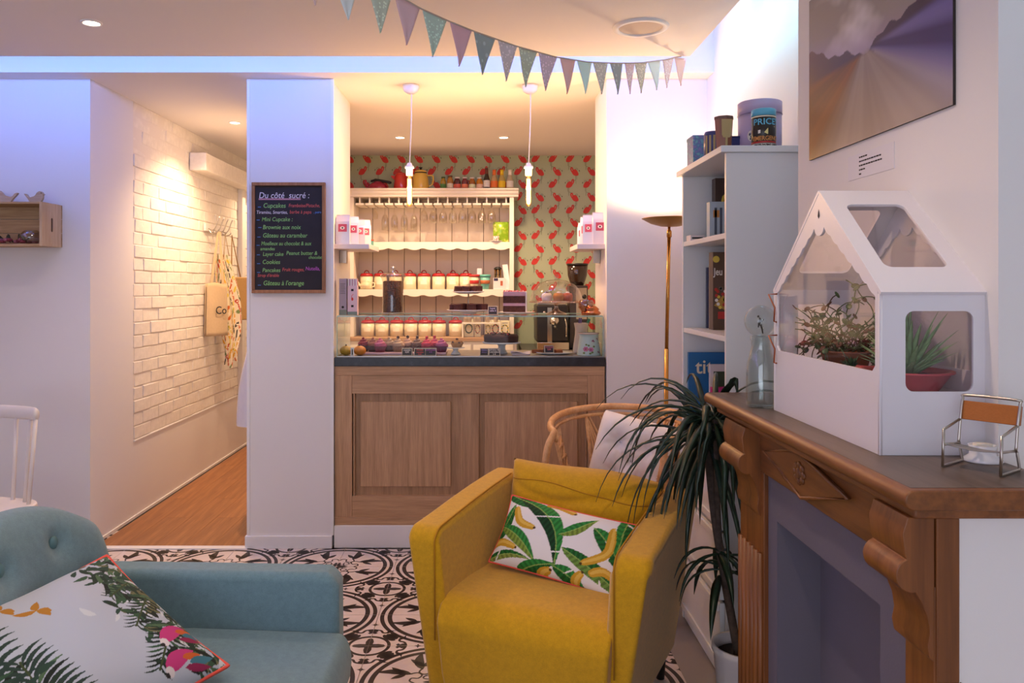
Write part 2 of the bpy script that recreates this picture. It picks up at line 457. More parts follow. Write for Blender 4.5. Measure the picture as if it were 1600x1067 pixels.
# boxed pipe under the corridor ceiling
struct(M().box(XC, XC+.124, 5.84, 7.9, Z(266, 5.84), Z(238, 5.84)).build('trim_2', brickw, bevel=.008), 'white boxed-in pipe high on the corridor brick wall')
struct(M().box(XC, XC+.04, 6.98, 7.07, .49, Z(266, 5.84)-.001).build('trim_3', white), 'white vertical pipe casing on the corridor wall')
# niche
struct(M().box(.662, XR+.2, YA, 4.84, 0, ZS).build('wall_pillar', white), 'white wall right of the counter')
wallbox('wall_niche_left', -1.45, -1.30, 4.976, YB, 0, ZS, label='white side wall of the counter niche')
wallbox('wall_niche_right', 1.25, 1.4, 4.84, YB, 0, ZS)
# wallpaper: flat print of flamingos on pale green paper
def flamingo(mb, x, z, s, flip_):
    f = -1 if flip_ else 1
    lay = [0]
    def P(poly, mt):
        lay[0] += 1; mb.add([(x+f*u*s, YB-.0005-lay[0]*.00015, z-v*s) for u, v in poly], [tuple(range(len(poly)))], mt)
    P(leafpoly((-34, -20), (30, 22), 46, -.12, 8), 1); P(ellpoly((2, 2), 32, 22, 25, 14), 1)
    pts = crom([(-26, -8), (-36, -24), (-40, -42), (-32, -52), (-24, -44), (-24, -34), (-14, -28), (6, -30)], 3)
    L = stroke(pts, 11); n = len(pts)
    for i in range(n-1): P([L[i], L[i+1], L[2*n-2-i], L[2*n-1-i]], 1)
    pts = [(14+9*math.cos(a), -36+9*math.sin(a)) for a in np.linspace(0, 2*PI, 9)]
    L = stroke(pts, 2.5); n = len(pts)
    for i in range(n-1): P([L[i], L[i+1], L[2*n-2-i], L[2*n-1-i]], 3)
    P([(34, -30), (41, -26), (42, -14), (37, -16)], 2)
    for pts in (((4, 20), (8, 98)), ((7, 62), (-22, 74)), ((14, 20), (14, 60))): P(stroke(pts, 2.6), 3)
wp = M(); wp.box(-1.30, 1.25, YB, YB+.1, 0, ZS, 0)
S_ = .151/160
for i in range(-10, 9):
    for j in range(9):
        x = i*.151+.02; strip = x > X(838, YB)
        z0 = ZS-.042-j*.224+(.112 if strip else 0)
        if z0 < 1.0: continue
        if -1.27 < x < 1.2 and z0 < ZS-.035: flamingo(wp, x, z0, S_, False)
        xb = x-.05
        if z0-.112 > 1.0 and -1.27 < xb < 1.2 : flamingo(wp, xb, z0-.105, S_, True)
struct(wp.build('wall_back', [pm('pale_green_wallpaper', '#b3bd9e', .7), pm('coral_flamingo_print', '#cf3a34', .7), pm('black_beak_print', '#22201e', .7), pm('grey_leg_print', '#6d6b58', .7)], flip=False),
       'pale green wallpaper printed with coral flamingos')
# right wall, chimney breast, walls behind the camera
wallbox('wall_right', XR, XR+.15, -2.4, YA, 0, 2.95, label='white wall behind the bookcase')
XB = .94
wallbox('wall_chimney', XB, XR+.05, Z(0, 0)*0+1.462, 2.40, 1.0, 2.95, label='white chimney breast above the mantelpiece')
cbm = M(); cbm.box(.86, XR+.05, 1.33, 2.37, 0, 1.085); cbm.box(.764, XR+.05, 1.287, 1.36, 0, 1.085); cb = struct(cbm.build('wall_chimney_base', white), 'white chimney base under the mantelpiece')
wallbox('wall_far_left', XL-.15, XL, -2.4, YA, 0, 2.95)
wb = M(); wb.box(XL, -2.75, -2.45, -2.35, 0, 2.95); wb.box(.35, XR, -2.45, -2.35, 0, 2.95); wb.box(-2.75, .35, -2.45, -2.35, 0, .5); wb.box(-2.75, .35, -2.45, -2.35, 2.5, 2.95)
struct(wb.build('wall_front', white))
fr = M()
for x in (-2.75, -1.225, .30): fr.box(x, x+.05, -2.42, -2.36, .5, 2.5)
for z in (.5, 2.45): fr.box(-2.75, .35, -2.42, -2.36, z, z+.05)
struct(fr.build('window_1', trimw))
# ceilings
ce = M(); ce.box(XL-.1, XR+.2, -2.45, 4.25, 2.85, 2.95)
struct(ce.build('ceiling', creamw))
struct(M().box(XL-.1, XR+.15, 4.25, 8.1, ZS, ZS+.4).build('ceiling_lower', creamw), 'lower white ceiling over corridor and counter niche')
struct(M().box(-3.05, .985, -2.2, 3.85, ZP, ZP+.03).build('ceiling_panel', creamw), 'floating white ceiling panel with hidden light strip')
# baseboards
struct(M().box(-1.325, -.848, YA-.014, YA+.3, 0, .068).build('baseboard_post', trimw, bevel=.002))
struct(M().box(XL, XC, YA-.014, YA, 0, .068).build('baseboard_left', trimw))
struct(M().box(.67, XR, YA-.014, YA, 0, .068).build('baseboard_pillar', trimw))
struct(M().box(XC, XC+.008, YA, 7.9, .003, .02).build('baseboard_corridor', trimw))
# corner bead along post edges
for k, x in enumerate((-1.313, -.852)):
    struct(M().box(x-.004, x+.012, YA-.004, YA+.012, 0.07, ZS).build('trim_%d' % (k+4), trimw))
# downlights
def downlight(loc, power, label, spot=110, col=WARM2, r=.042, group=None):
    t = T('recessed_downlight', label, 'light', loc, 0, group)
    M().lathe([(r*.78, -.001), (r*.8, -.006), (r, -.006), (r*1.05, 0)], 24, cap=False).build('bezel', trimw, t)
    M().lathe([(.0001, -.002), (r*.78, -.002)], 24, cap=False).build('lens', pm('lit_lens_%d' % int(col[2]*100), '#ffe9d0', .5, emis=14, emc='#ffe6c8'), t)
    light('downlight_lamp', 'SPOT', (0, 0, -.012), power, col, (0, 0, 0), .03, spot=spot, blend=.7).parent = t
dlw = (1, .74, .56)
YD = (ZP-H)*F/(CY-35)
downlight((X(143, YD), YD, ZP), 28, 'recessed downlight in the ceiling panel above the wooden crate', 120, dlw)
for x, y in ((-1.6, 1.4), (.1, 1.6), (-.5, -.6)):
    downlight((x, y, ZP), 25, 'recessed downlight in the ceiling panel nearer the shop window', 120, dlw, group='downlights over the seating')
downlight((X(367, 5.55), 5.55, ZS), 75, 'recessed downlight in the corridor ceiling', 130, WARM2)
downlight((X(367, 5.55), 7.2, ZS), 40, 'recessed downlight further down the corridor', 130, WARM2)
for px in (625, 787): downlight((X(px, 6.10), 6.10, ZS), 64, 'recessed downlight in the ceiling before the flamingo wallpaper', 130, WARM2, group='downlights over the counter')
YD = (ZP-H)*F/(CY-42)
o = T('ceiling_speaker', 'round flush white ceiling speaker beside the bunting', 'speaker', (X(1001, YD), YD, ZP))
M().lathe([(.0001, -.004), (.095, -.004)], 40, cap=False).build('grille', pm('speaker_grille', '#d9c9bb', .8, bump=.5, bs=900), o)
M().lathe([(.093, -.004), (.096, -.010), (.115, -.009), (.12, 0)], 40, cap=False).build('rim', trimw, o)
# ================================================================ seating
# ---- mustard tub armchair
yel = fabric('mustard_wool', '#cc9a16'); yel_d = pm('mustard_piping', '#b07a0c', .9)
ya = T('tub_armchair', 'mustard yellow tub armchair with loose back cushion', 'armchair', (.100, 2.43, 0), R(-26)); ya.scale = (1.07, 1, 1)
def arm(side):
    # side profile (y back, z up); outer face tapers in towards the floor
    prof = [(.0, .10), (.0, .60)]+[(.055-.055*math.cos(R(a)), .603+.055*math.sin(R(a))) for a in range(15, 91, 15)] + \
           [(.15, .667), (.30, .684), (.45, .698), (.60, .708), (.70, .71), (.73, .10)]
    mb = M()
    def fn(y, z, a):
        tap = (.05 if side < 0 else .09)*max(0, (.55-z)/.45)**1.6
        return (side*(a-(tap if a > .3 else tap*.55)), y+(.05*(.1+.55-z)/.55 if y < .02 and z < .5 else 0), z)
    mb.prism(prof, fn, .272, .378)
    return mb.build('armrest', yel, ya, bevel=.022, bseg=4)
arm(-1); arm(1)
mb = M()
def bk(u, v):     # back panel, slightly bowed
    a = (u-.5)*.72; return a, v
pts = [(-.28, .64), (-.2, .70), (0, .72), (.2, .70), (.28, .64)]
mb.box(-.28, .28, .60, .74, .10, .69); mb.build('backrest', yel, ya, bevel=.035, bseg=4)
prof = [(.02, .10), (-.005, .20), (-.012, .34)]+[(.085-.10*math.cos(R(a)), .345+.095*math.sin(R(a))) for a in range(10, 91, 10)]+[(.2, .446), (.64, .425), (.64, .10)]
mb = M(); mb.prism(prof, lambda y, z, a: (a*(1-.12*max(0, (.40-z)/.4)), y, z), -.270, .270); mb.build('seat', yel, ya, bevel=.012, bseg=3)
# seams along the arm edges
for s_ in (-1, 1):
    pts = [(s_*.278, .004, .30), (s_*.278, .0, .58)]+[(s_*.278, .057-.06*math.cos(R(a)), .60+.058*math.sin(R(a))) for a in range(15, 91, 15)]+[(s_*.278, .15, .670), (s_*.278, .30, .687), (s_*.278, .45, .701), (s_*.278, .60, .711)]
    M().tube(pts, .0028, 6).build('seam', yel_d, ya)
# loose back cushion with a fold
def cush(u, v):
    return None
nu, nv = 60, 40
def bc(sgn):
    def fn(a, b):
        u, v = a*2-1, b*2-1
        e = max((1-abs(u)**4)*(1-abs(v)**3), 0)**.5
        x = u*.278*(1-.03*(1-v*v)); z = .435+(b*.315)*(1+.02*math.cos(u*2.0)-.045*u)
        fold = -.016*math.exp(-((v-(.38+.30*u*u+.10*math.sin(u*3)))/.11)**2)*e-.012*math.exp(-((v+.42-.25*u*u)/.10)**2)*e
        fold += .006*math.sin(u*7+v*3)*e
        y = .54+.09*(z-.43)/.33+sgn*(.085*e*(1+.25*v)+fold)
        return (x, y, z+.005*math.sin(u*4)*b)
    return fn
mb = M(); mb.grid(bc(-1), nu, nv); mb.grid(bc(1), nu, nv)
mb.build('back_cushion', yel, ya, weld=True)
pts = [bc(-1)(k/30, .80+.06*math.sin(k/30*6)) for k in range(31)]
M().tube([(p[0], p[1]-.001, p[2]) for p in pts], .0022, 5).build('cushion_seam', yel_d, ya)
for x, y in ((-.25, .06), (.25, .06), (-.25, .68), (.25, .68)):
    M().lathe([(.014, 0), (.022, .11)], 12, (x, y, 0)).build('leg', pm('black_plastic', '#161514', .4), ya)
# ---- lumbar pillow with banana leaves
G1, G2, G3 = '#1f6a2c', '#2f8a3c', '#0f4020'
def banana_print(c, U, V):
    U = U*1.45-.05; V = V*.84
    def leaf(a, b, w_, bd, c1, c2, notch=0):
        m1, m2 = inpoly(U, V, leafpoly(a, b, w_, bd, 14, 1)), inpoly(U, V, leafpoly(a, b, w_, bd, 14, -1))
        d = np.array(b)-np.array(a); L = np.linalg.norm(d); d = d/L
        s_ = (U-a[0])*d[0]+(V-a[1])*d[1]; q = -(U-a[0])*d[1]+(V-a[1])*d[0]
        rib = .80+.20*np.sign(np.sin(s_*55+np.abs(q)*25))
        cut = np.zeros(U.shape, bool)
        for k in range(notch): cut |= (np.abs(s_-np.abs(q)*.5-L*(.3+.25*k)) < .018) & (np.abs(q) > w_*.12) & (q*((-1)**k) > 0)
        for m_, cl in ((m1, c1), (m2, c2)):
            m_ = m_ & ~cut; c[m_] = np.array(lin(cl))[None, :]*rib[m_][:, None]
        paint(c, U, V, stroke([tuple(np.array(a)+(np.array(b)-np.array(a))*t+np.array([-(b[1]-a[1]), b[0]-a[0]])*bd*4*t*(1-t)) for t in np.linspace(0, 1, 9)], .02), '#8fae5a')
    leaf((-1.72, .9), (-.55, .62), .34, .0, G3, G1, 1)
    leaf((-1.2, .78), (.02, -.62), .46, .22, G2, G3, 3)
    leaf((-1.75, -.55), (-1.28, .62), .36, -.08, G2, G1, 1)
    leaf((-1.5, .02), (-.42, -.62), .34, .10, G2, '#7f9a3c', 0)
    leaf((-1.7, -1.0), (-.5, -.62), .20, .16, G1, '#8a9a45', 1)
    leaf((-.9, -.98), (.05, -.55), .28, .05, G2, G1, 0)
    leaf((-.05, .12), (.62, .70), .26, -.05, G2, '#7f9a3c', 0)
    leaf((.08, -.15), (1.72, -.90), .36, .02, G1, '#6d9440', 2)
    leaf((-.02, -.6), (.72, -1.0), .34, .08, G2, G1, 1)
    leaf((.62, .48), (1.5, -.42), .40, .06, G2, G1, 2)
    leaf((1.1, 1.1), (1.2, .1), .30, .05, G1, G2, 1)
    leaf((1.55, 1.0), (1.75, .2), .3, 0, G2, G1, 0)
    def ban(a, b, bd, w_=.19):
        pts = crom([a, tuple((np.array(a)+np.array(b))/2+np.array([-(b[1]-a[1]), b[0]-a[0]])*bd), b], 8)
        n_ = len(pts); wd = [w_*(.35+.65*math.sin(PI*(k/(n_-1))**.9)**.5) if 0 < k < n_-1 else .05 for k in range(n_)]
        paint(c, U, V, stroke(pts, wd), '#c99a2c'); paint(c, U, V, stroke([(p[0]+.02, p[1]+.02) for p in pts], [x*.4 for x in wd]), '#dcb552')
        paint(c, U, V, ellpoly(b, .03, .03), '#4a3318')
    ban((-1.22, .55), (-.62, .12), -.22); ban((-1.72, -.72), (-.92, -.42), .25); ban((1.0, .58), (.55, -.38), .25)
    ban((.75, -.55), (1.3, -.52), .22); ban((.45, -.98), (.62, -.55), .1); ban((-.35, -.95), (-.05, -.7), .1); ban((-.6, .82), (.1, .72), .1)
bp, rim = pillow(.50, .25, .11, 190, 110, banana_print, .05, .004, 3, '#e6e2e4')
bpo = T('lumbar_pillow', 'white oblong pillow printed with banana leaves and bananas', 'pillow', (0, 0, 0))
bp.build('pillow_cover', vcol('printed_cotton'), bpo); M().tube(rim, .0034, 6, closed=True).build('piping', pm('coral_piping', '#e8584a', .8), bpo, (0, 0, 0))
mw = Matrix.Translation(ya.location) @ Matrix.Rotation(R(-26), 4, 'Z') @ Matrix.Translation((.006, .36, .548)) @ Matrix.Rotation(R(4), 4, 'Y') @ Matrix.Rotation(R(-6), 4, 'Z') @ Matrix.Rotation(R(-34), 4, 'X')
bpo.matrix_world = mw
# ---- grey blue armchair
blu = fabric('duck_egg_wool', '#6f8e98'); blu_d = pm('duck_egg_button', '#5d8289', .85)
ba = T('armchair', 'grey-blue armchair with buttoned curved back', 'armchair', (-.95, 1.98, 0), 0)
XF = .52        # local x of the arm fronts
def barm(y0, y1):
    prof = [(-.28, .16), (XF-.02, .16), (XF, .30), (XF-.002, .56), (XF-.012, .586), (XF-.04, .600), (.1, .607), (-.28, .612)]
    M().prism(prof, lambda x, z, a: (x, a, z), y0, y1).build('armrest', blu, ba, bevel=.026, bseg=4)
barm(.34, .445); barm(-.445, -.34)
M().box(-.25, XF+.005, -.34, .34, .16, .30).build('seat_base', blu, ba, bevel=.02, bseg=3)
def seatc(u, v):
    return None
mb = M(); prof = [(-.22, .30), (XF+.035, .30)]+[(XF+.0+.04*math.cos(R(a)), .36+.075*math.sin(R(a))) for a in range(-20, 91, 15)]+[(.1, .45), (-.22, .44)]
mb.prism(prof, lambda x, z, a: (x, a, z), -.337, .337); mb.build('seat_cushion', blu, ba, bevel=.014, bseg=3)
# curved buttoned back
btn = [(a, z) for z, r_ in ((.73, (-.22, 0, .22)), (.60, (-.11, .11, -.30, .30))) for a in r_]
def backf(sgn):
    def fn(a, b):
        y = (a*2-1)*.435; t = b
        top = .845-.125*abs(y/.435)**3.2
        z = .22+(top-.22)*t
        wrap = .10*abs(y/.435)**2.2
        x = -.20-.26*(z-.3)+wrap*.7
        e = max((1-abs(a*2-1)**8)*(1-max(0, t*2-1)**6), 0)**.5
        th = .07*e
        if sgn > 0:
            for by, bz in btn: th -= .022*math.exp(-((y-by)**2+(z-bz)**2)/.0011)
        return (x+sgn*th, y, z)
    return fn
mb = M(); mb.grid(backf(1), 70, 46); mb.grid(backf(-1), 70, 46); mb.build('backrest', blu, ba, weld=True)
for by, bz in btn:
    top = .845-.125*abs(by/.435)**3.2
    p = backf(1)((by/.435+1)/2, (bz-.22)/(top-.22)); mb = M(); mb.ell((0, 0, 0), (.010, .019, .019), 16, 8); mb.build('button', blu_d, ba, (p[0]+.004, p[1], p[2]))
for x, y in ((-.2, -.36), (.45, -.36), (-.2, .36), (.45, .36)):
    M().lathe([(.012, 0), (.02, .17)], 12, (x, y, 0)).build('leg', wood('beech_leg', '#b98a5c', '#8f6238'), ba)
# ---- tropical cushion
def tropic(c, U, V):
    DG = ('#24382c', '#35543c', '#1a241f', '#4d6a4c', '#2c463a'); rs = random.Random(4)
    def frond(p0, p1, n_, ln, col, bend=.1, sd=0):
        p0, p1 = np.array(p0), np.array(p1); d = p1-p0; q = np.array([-d[1], d[0]])/np.linalg.norm(d); dn = d/np.linalg.norm(d)
        for k in range(n_):
            t = (k+.3)/n_; b_ = p0+d*t
            for s_ in ((1, -1) if not sd else (sd,)):
                L = ln*(1-.45*t); e = b_+q*s_*L*.85+dn*L*(.25+.3*t)
                paint(c, U, V, leafpoly(b_, e, L*.13, -s_*bend, 7), col if rs.random() < .7 else rs.choice(DG))
        paint(c, U, V, stroke([tuple(p0), tuple(p1)], .02), '#3d4a2c')
    # right hand band of jungle
    for k in range(330):
        v = rs.uniform(-1, 1); u = 1.02-abs(rs.gauss(0, .23))-.02*math.sin(v*9)
        a = rs.uniform(0, 2*PI); L = rs.uniform(.08, .20)
        paint(c, U, V, leafpoly((u, v), (u+L*math.cos(a), v+L*math.sin(a)), L*.34, .1, 7), rs.choice(DG+('#6b6a4a', '#c9cfd4')))
    for v in (.72, .5, .32):
        for k in range(7): paint(c, U, V, leafpoly((.62+.03*k, v-.03*k), (.50+.07*k, v-.20-.012*k), .075, .15, 7), rs.choice(DG))
    frond((.86, .10), (.48, -.22), 10, .24, '#22322a'); frond((.80, -.35), (.36, -.78), 11, .28, '#1d2a26'); frond((.88, .42), (.52, .26), 8, .2, '#2b3a33')
    # left palm
    for a, b in (((-.95, -1), (-.62, .45)), ((-.55, -1), (-.5, .05)), ((-1, -.5), (-.9, .55))): frond(a, b, 15, .55, '#2a3f38', .14)
    for k in range(60):
        u, v = rs.uniform(-1, -.45), rs.uniform(-1, -.15); a = rs.uniform(0, 2*PI); L = rs.uniform(.1, .24)
        paint(c, U, V, leafpoly((u, v), (u+L*math.cos(a), v+L*math.sin(a)), L*.4, .1, 7), rs.choice(DG+('#b9c4cc',)))
    # small ochre birds
    for bu, bv in ((-.08, .52), (-.28, .78)):
        for a, L in ((150, .2), (60, .16), (-75, .17), (-55, .14)):
            paint(c, U, V, leafpoly((bu, bv), (bu+L*math.cos(R(a)), bv+L*math.sin(R(a))), .075, .1, 7), '#b07a2a')
    # pink parrots
    for pu, pv in ((.70, -.52), (.56, -.82)):
        paint(c, U, V, leafpoly((pu-.15, pv-.02), (pu+.22, pv+.08), .17, .10, 9), '#c23a7c')
        paint(c, U, V, leafpoly((pu+.06, pv+.05), (pu+.26, pv+.02), .08, 0, 8), '#c9602c')
        paint(c, U, V, leafpoly((pu+.1, pv-.02), (pu+.36, pv-.05), .10, 0, 8), '#3f7688')
        paint(c, U, V, leafpoly((pu+.03, pv-.05), (pu+.28, pv-.13), .08, 0, 8), '#8c2450')
        paint(c, U, V, ellpoly((pu-.12, pv-.02), .04, .055), '#d8d0d2'); paint(c, U, V, ellpoly((pu-.155, pv-.04), .022, .026), '#2a2426')
tp, rim = pillow(.52, .50, .15, 280, 280, tropic, .06, .004, 8, '#b4bcca')
tpo = T('tropical_cushion', 'square white cushion with palm fronds and pink parrots', 'cushion', (0, 0, 0))
tp.build('cushion_cover', vcol('printed_cotton'), tpo); M().tube(rim, .005, 6, closed=True).build('piping', pm('coral_piping', '#e8584a', .8), tpo)
# corners on the photo: upper far corner, lower far corner, upper near corner
A = Vector((-1.056, 2.215, .690)); B = Vector((-.655, 2.01, .485)); C_ = Vector((-1.205, 1.70, .57))
uz = (A-B).normalized(); ux = A-C_; ux = (ux-uz*ux.dot(uz)).normalized(); uy = uz.cross(ux)
ctr = A-ux*.26-uz*.25
mt_ = Matrix((ux, uy, uz)).transposed().to_4x4(); mt_.translation = ctr
tpo.matrix_world = mt_
# ---- rattan armchair with white tufted cushion
rat = wood('honey_rattan', '#dcae7c', '#c08a58', (1, 1, 1), 14, .35, .1)
RC = T('rattan_armchair', 'round-backed rattan armchair with lattice sides before the oak counter', 'chair', (.625, 3.74, 0), R(-26))
def rimp(a):   # a from -150 to 150 degrees; 0 = middle of the back (+y)
    t = R(a); f = abs(a)/150
    return (.325*math.sin(t), .31*math.cos(t), .83-.10*f**2.2)
rimpts = [rimp(a) for a in range(-128, 129, 8)]
l = rimpts[0]; r_ = rimpts[-1]
full = [(l[0]*.99, l[1]-.05, .05), (l[0]*1.04, l[1]-.075, .35), (l[0]*1.06, l[1]-.075, .58), (l[0]*1.04, l[1]-.05, .70)]+rimpts + \
       [(r_[0]*1.04, r_[1]-.05, .70), (r_[0]*1.06, r_[1]-.075, .58), (r_[0]*1.04, r_[1]-.075, .35), (r_[0]*.99, r_[1]-.05, .05)]
M().tube(crom([(p[0], p[1], p[2] if p[2] > .06 else 0) for p in full], 4), .0165, 12).build('rim', rat, RC)
M().tube([(p[0]*.96, p[1]*.96, p[2]-.035) for p in rimpts], .009, 8).build('inner_hoop', rat, RC)
M().tube([(.225*math.sin(R(a)), .225*math.cos(R(a)), .42) for a in range(0, 360, 10)], .014, 10, closed=True).build('seat_ring', rat, RC)
M().lathe([(.0001, 0), (.215, 0), (.215, .012), (.0001, .012)], 36, (0, 0, .418)).build('seat', rat, RC)
def low(a): return (.215*math.sin(R(a)), .215*math.cos(R(a)), .43)
def top_(a): p = rimp(a); return (p[0]*.96, p[1]*.96, p[2]-.036)
for a in (-126, -88, -48, -30, 30, 48, 88, 126):
    p, q = low(a), top_(a); M().tube([p, tuple((p[i]+q[i])/2*(1.04 if i < 2 else 1) for i in range(3)), q], .0085, 8).build('upright', rat, RC)
def lat(a0, a1, n_):
    for k in range(n_):
        for s_ in (1, -1):
            f0 = k/n_; t0 = a0+(a1-a0)*f0; t1 = t0+s_*(a1-a0)*.42
            t1 = min(max(t1, min(a0, a1)), max(a0, a1))
            p, q = low(t0), top_(t1); M().tube([p, tuple((p[i]+q[i])/2*(1.03 if i < 2 else 1) for i in range(3)), q], .006, 6).build('lattice_strand', rat, RC)
lat(-126, -88, 6); lat(88, 126, 6); lat(-48, 48, 9)
for k in range(5):
    for s_ in (-1, 1):
        z = .47+k*.055; a0, a1 = s_*88, s_*126
        def at_(a, t): p, q = low(a), top_(a); return tuple(p[i]+(q[i]-p[i])*t for i in range(3))
        M().tube([at_(a0, .1+k*.16), at_(a1, .22+k*.16)], .006, 6).build('lattice_strand', rat, RC)
        M().tube([at_(a1, .1+k*.16), at_(a0, .22+k*.16)], .006, 6).build('lattice_strand', rat, RC)
for a in (35, -35):
    p = low(a); M().tube([p, (p[0]*1.05, p[1]*1.05, 0)], .014, 8).build('leg', rat, RC)
for a in (-128, -38, 38, 128):
    p = low(a); M().tube([(p[0]*1.02, p[1]*1.02, 0), (p[0]*1.02, p[1]*1.02, .42)], .010, 8).build('wrapped_post', rat, RC)
tuft = [(u, v) for u in (-.36, .36) for v in (-.36, .36)]+[(0, 0)]
def tc(sgn):
    def fn(a, b):
        u, v = a*2-1, b*2-1
        e = max((1-abs(u)**5)*(1-abs(v)**5), 0)**.45
        th = .085*e
        for tu, tv in tuft:
            d2 = (u-tu)**2+(v-tv)**2; th -= .040*math.exp(-d2/.018)+.016*math.exp(-d2/.10)
        ang = 0
        for tu, tv in tuft:
            r0 = math.hypot(u-tu, v-tv); th += .0035*math.cos(8*math.atan2(v-tv, u-tu))*math.exp(-r0*4)
        return (u*.20, sgn*max(th, .004)*(1 if e > .02 else 0), v*.20)
    return fn
WC = T('tufted_cushion', 'white tufted seat cushion propped in the rattan armchair', 'cushion')
mb = M(); mb.grid(tc(-1), 64, 64); mb.grid(tc(1), 64, 64)
mb.build('cushion_pad', fabric('white_cotton', '#efedf1', var=.02), WC, weld=True)
for tu, tv in tuft: mb = M(); mb.ell((tu*.2, -.032, tv*.2), (.007, .004, .007), 10, 6); mb.build('tuft_button', pm('white_button', '#cfcbd0', .7), WC)
WC.matrix_world = Matrix.Translation((.70, 3.80, .605)) @ Matrix.Rotation(R(-30), 4, 'Z') @ Matrix.Rotation(R(-14), 4, 'X') @ Matrix.Rotation(R(10), 4, 'Y')
# ---- white spindle chair at the left edge
wl = pm('white_lacquer', '#e3dcd9', .35)
SPX, SPY = -2.265, 3.50
SP = T('spindle_chair', 'white spindle-back wooden chair by the left wall', 'chair', (SPX, SPY, 0), R(-15))
rail = [(.21*math.sin(R(a)), .15+.06*math.cos(R(a))-.02, .86) for a in range(-85, 86, 10)]
mb = M()
mb.tube(rail, [.006]+[.016]*(len(rail)-2)+[.006], 12); mb.v = [(p[0], p[1], .86+(p[2]-.86)*1.9) for p in mb.v]
mb.build('top_rail', wl, SP)
for a in (-75, -45, -15, 15, 45, 75):
    p = (.21*math.sin(R(a)), .13+.06*math.cos(R(a)), .84); q = (p[0]*.88, p[1]-.015, .45); M().tube([q, p], .009, 8).build('spindle', wl, SP)
M().prism(rrect(.44, .42, .12, 6), lambda u, v, a: (u, v, a), .43, .46, smooth=True).build('seat', wl, SP, bevel=.008)
for x, y in ((-.17, -.16), (.17, -.16), (-.15, .15), (.15, .15)): M().tube([(x*1.2, y*1.2, 0), (x, y, .435)], [.012, .017], 10).build('leg', wl, SP)
# ================================================================ fireplace side
ZM = 1.12
mw_ = wood('mantel_stained_pine', '#8c5426', '#5f3414', (1, .06, 1), 16, .38, .2)
mv_ = wood('mantel_stained_pine_upright', '#8c5426', '#5f3414', (1, 1, .05), 16, .38, .2)
mtop = wood('mantel_worn_top', '#6d5a4c', '#4d3c30', (1, .08, 1), 14, .42, .15)
grey = pm('fireplace_grey_paint', '#65606d', .7, bump=.15, bs=160)
FP = T('fireplace_surround', 'stained pine fireplace surround with carved corbels and grey inset', 'fireplace', (.72, 1.82, 0))
def fb(name, x0, x1, y0, y1, z0, z1, mt, bevel=.003, seg=2): return M().box(x0-.72, x1-.72, y0-1.82, y1-1.82, z0, z1).build(name, mt, FP, bevel=bevel, bseg=seg)
# shelf with rounded nosing, top face of its own finish
prof = [(.655+.015-.015*math.cos(R(a)), ZM-.016+.016*math.sin(R(a))) for a in range(-90, 91, 15)]
mb = M(); mb.prism(prof+[(.94, ZM), (.94, ZM-.032)], lambda x, z, a: (x-.72, a-1.82, z), 1.245, 2.40); mb.build('mantel_shelf', mw_, FP, bevel=.003)
fb('shelf_top', .672, .939, 1.262, 2.385, ZM-.004, ZM+.0006, mtop, .0003)
fb('bed_moulding', .685, .94, 1.275, 2.37, 1.066, 1.088, mw_, .006, 3)
fb('frieze', .72, .775, 1.29, 2.355, .954, 1.067, mw_)
for y0, y1 in ((1.285, 1.375), (2.075, 2.265)):
    fb('pilaster', .722, .765, y0, y1, .0, .955, mv_, .004)
    nfl = 4 if y1-y0 < .1 else 6
    for k in range(nfl):
        yy = y0+(y1-y0)*(k+.5)/nfl-(.006 if nfl == 4 else .009)
        M().tube([(-.001, yy-1.82+.006, .12), (-.001, yy-1.82+.006, .74)], .0058 if nfl == 4 else .009, 8).build('reed', mv_, FP)
    fb('pilaster_block', .712, .766, y0-.005, y1+.005, .0, .10, mv_, .004)
    # corbel: scrolled bracket under the shelf
    pr = [(.68, 1.067), (.672, 1.04), (.676, 1.005)]+[(.688+.027*math.cos(R(a)), .972+.028*math.sin(R(a))) for a in range(110, 281, 17)] + \
         [(.702, .930), (.712, .905), (.716, .88), (.712, .858), (.716, .838), (.724, .832), (.724, 1.067)]
    c0, c1 = (y0, y0+.115) if y0 < 1.5 else (y0+.02, y1-.0)
    M().prism(pr, lambda x, z, a: (x-.72, a-1.82, z), c0, c1).build('corbel', mv_, FP, bevel=.002)
fb('end_block', .725, .763, 1.282, 1.33, .80, 1.067, mv_, .003)
fb('end_board', .765, .7635+.004, 1.283, 1.30, 0, .80, mv_, .001)
# diamond ornament with rosette
dia = [(2.035-1.82, 1.020), (1.82-1.82, 1.064), (1.56-1.82, 1.022), (1.79-1.82, .964)]
M().prism(dia, lambda y, z, a: (a, y, z), -.012, 0).build('diamond_panel', mw_, FP, bevel=.004)
M().tube([(-.012, y*1.0, z) for y, z in dia], .005, 6, closed=True).build('diamond_moulding', mw_, FP)
ros = T  # rosette petals
mb = M(); mb.ell((-.014, -.02, 1.017), (.006, .014, .014), 12, 8)
for k in range(8):
    a = k*PI/4; mb.ell((-.013, -.02+.024*math.cos(a), 1.017+.018*math.sin(a)), (.005, .011, .009), 10, 6)
mb.build('rosette', mv_, FP)
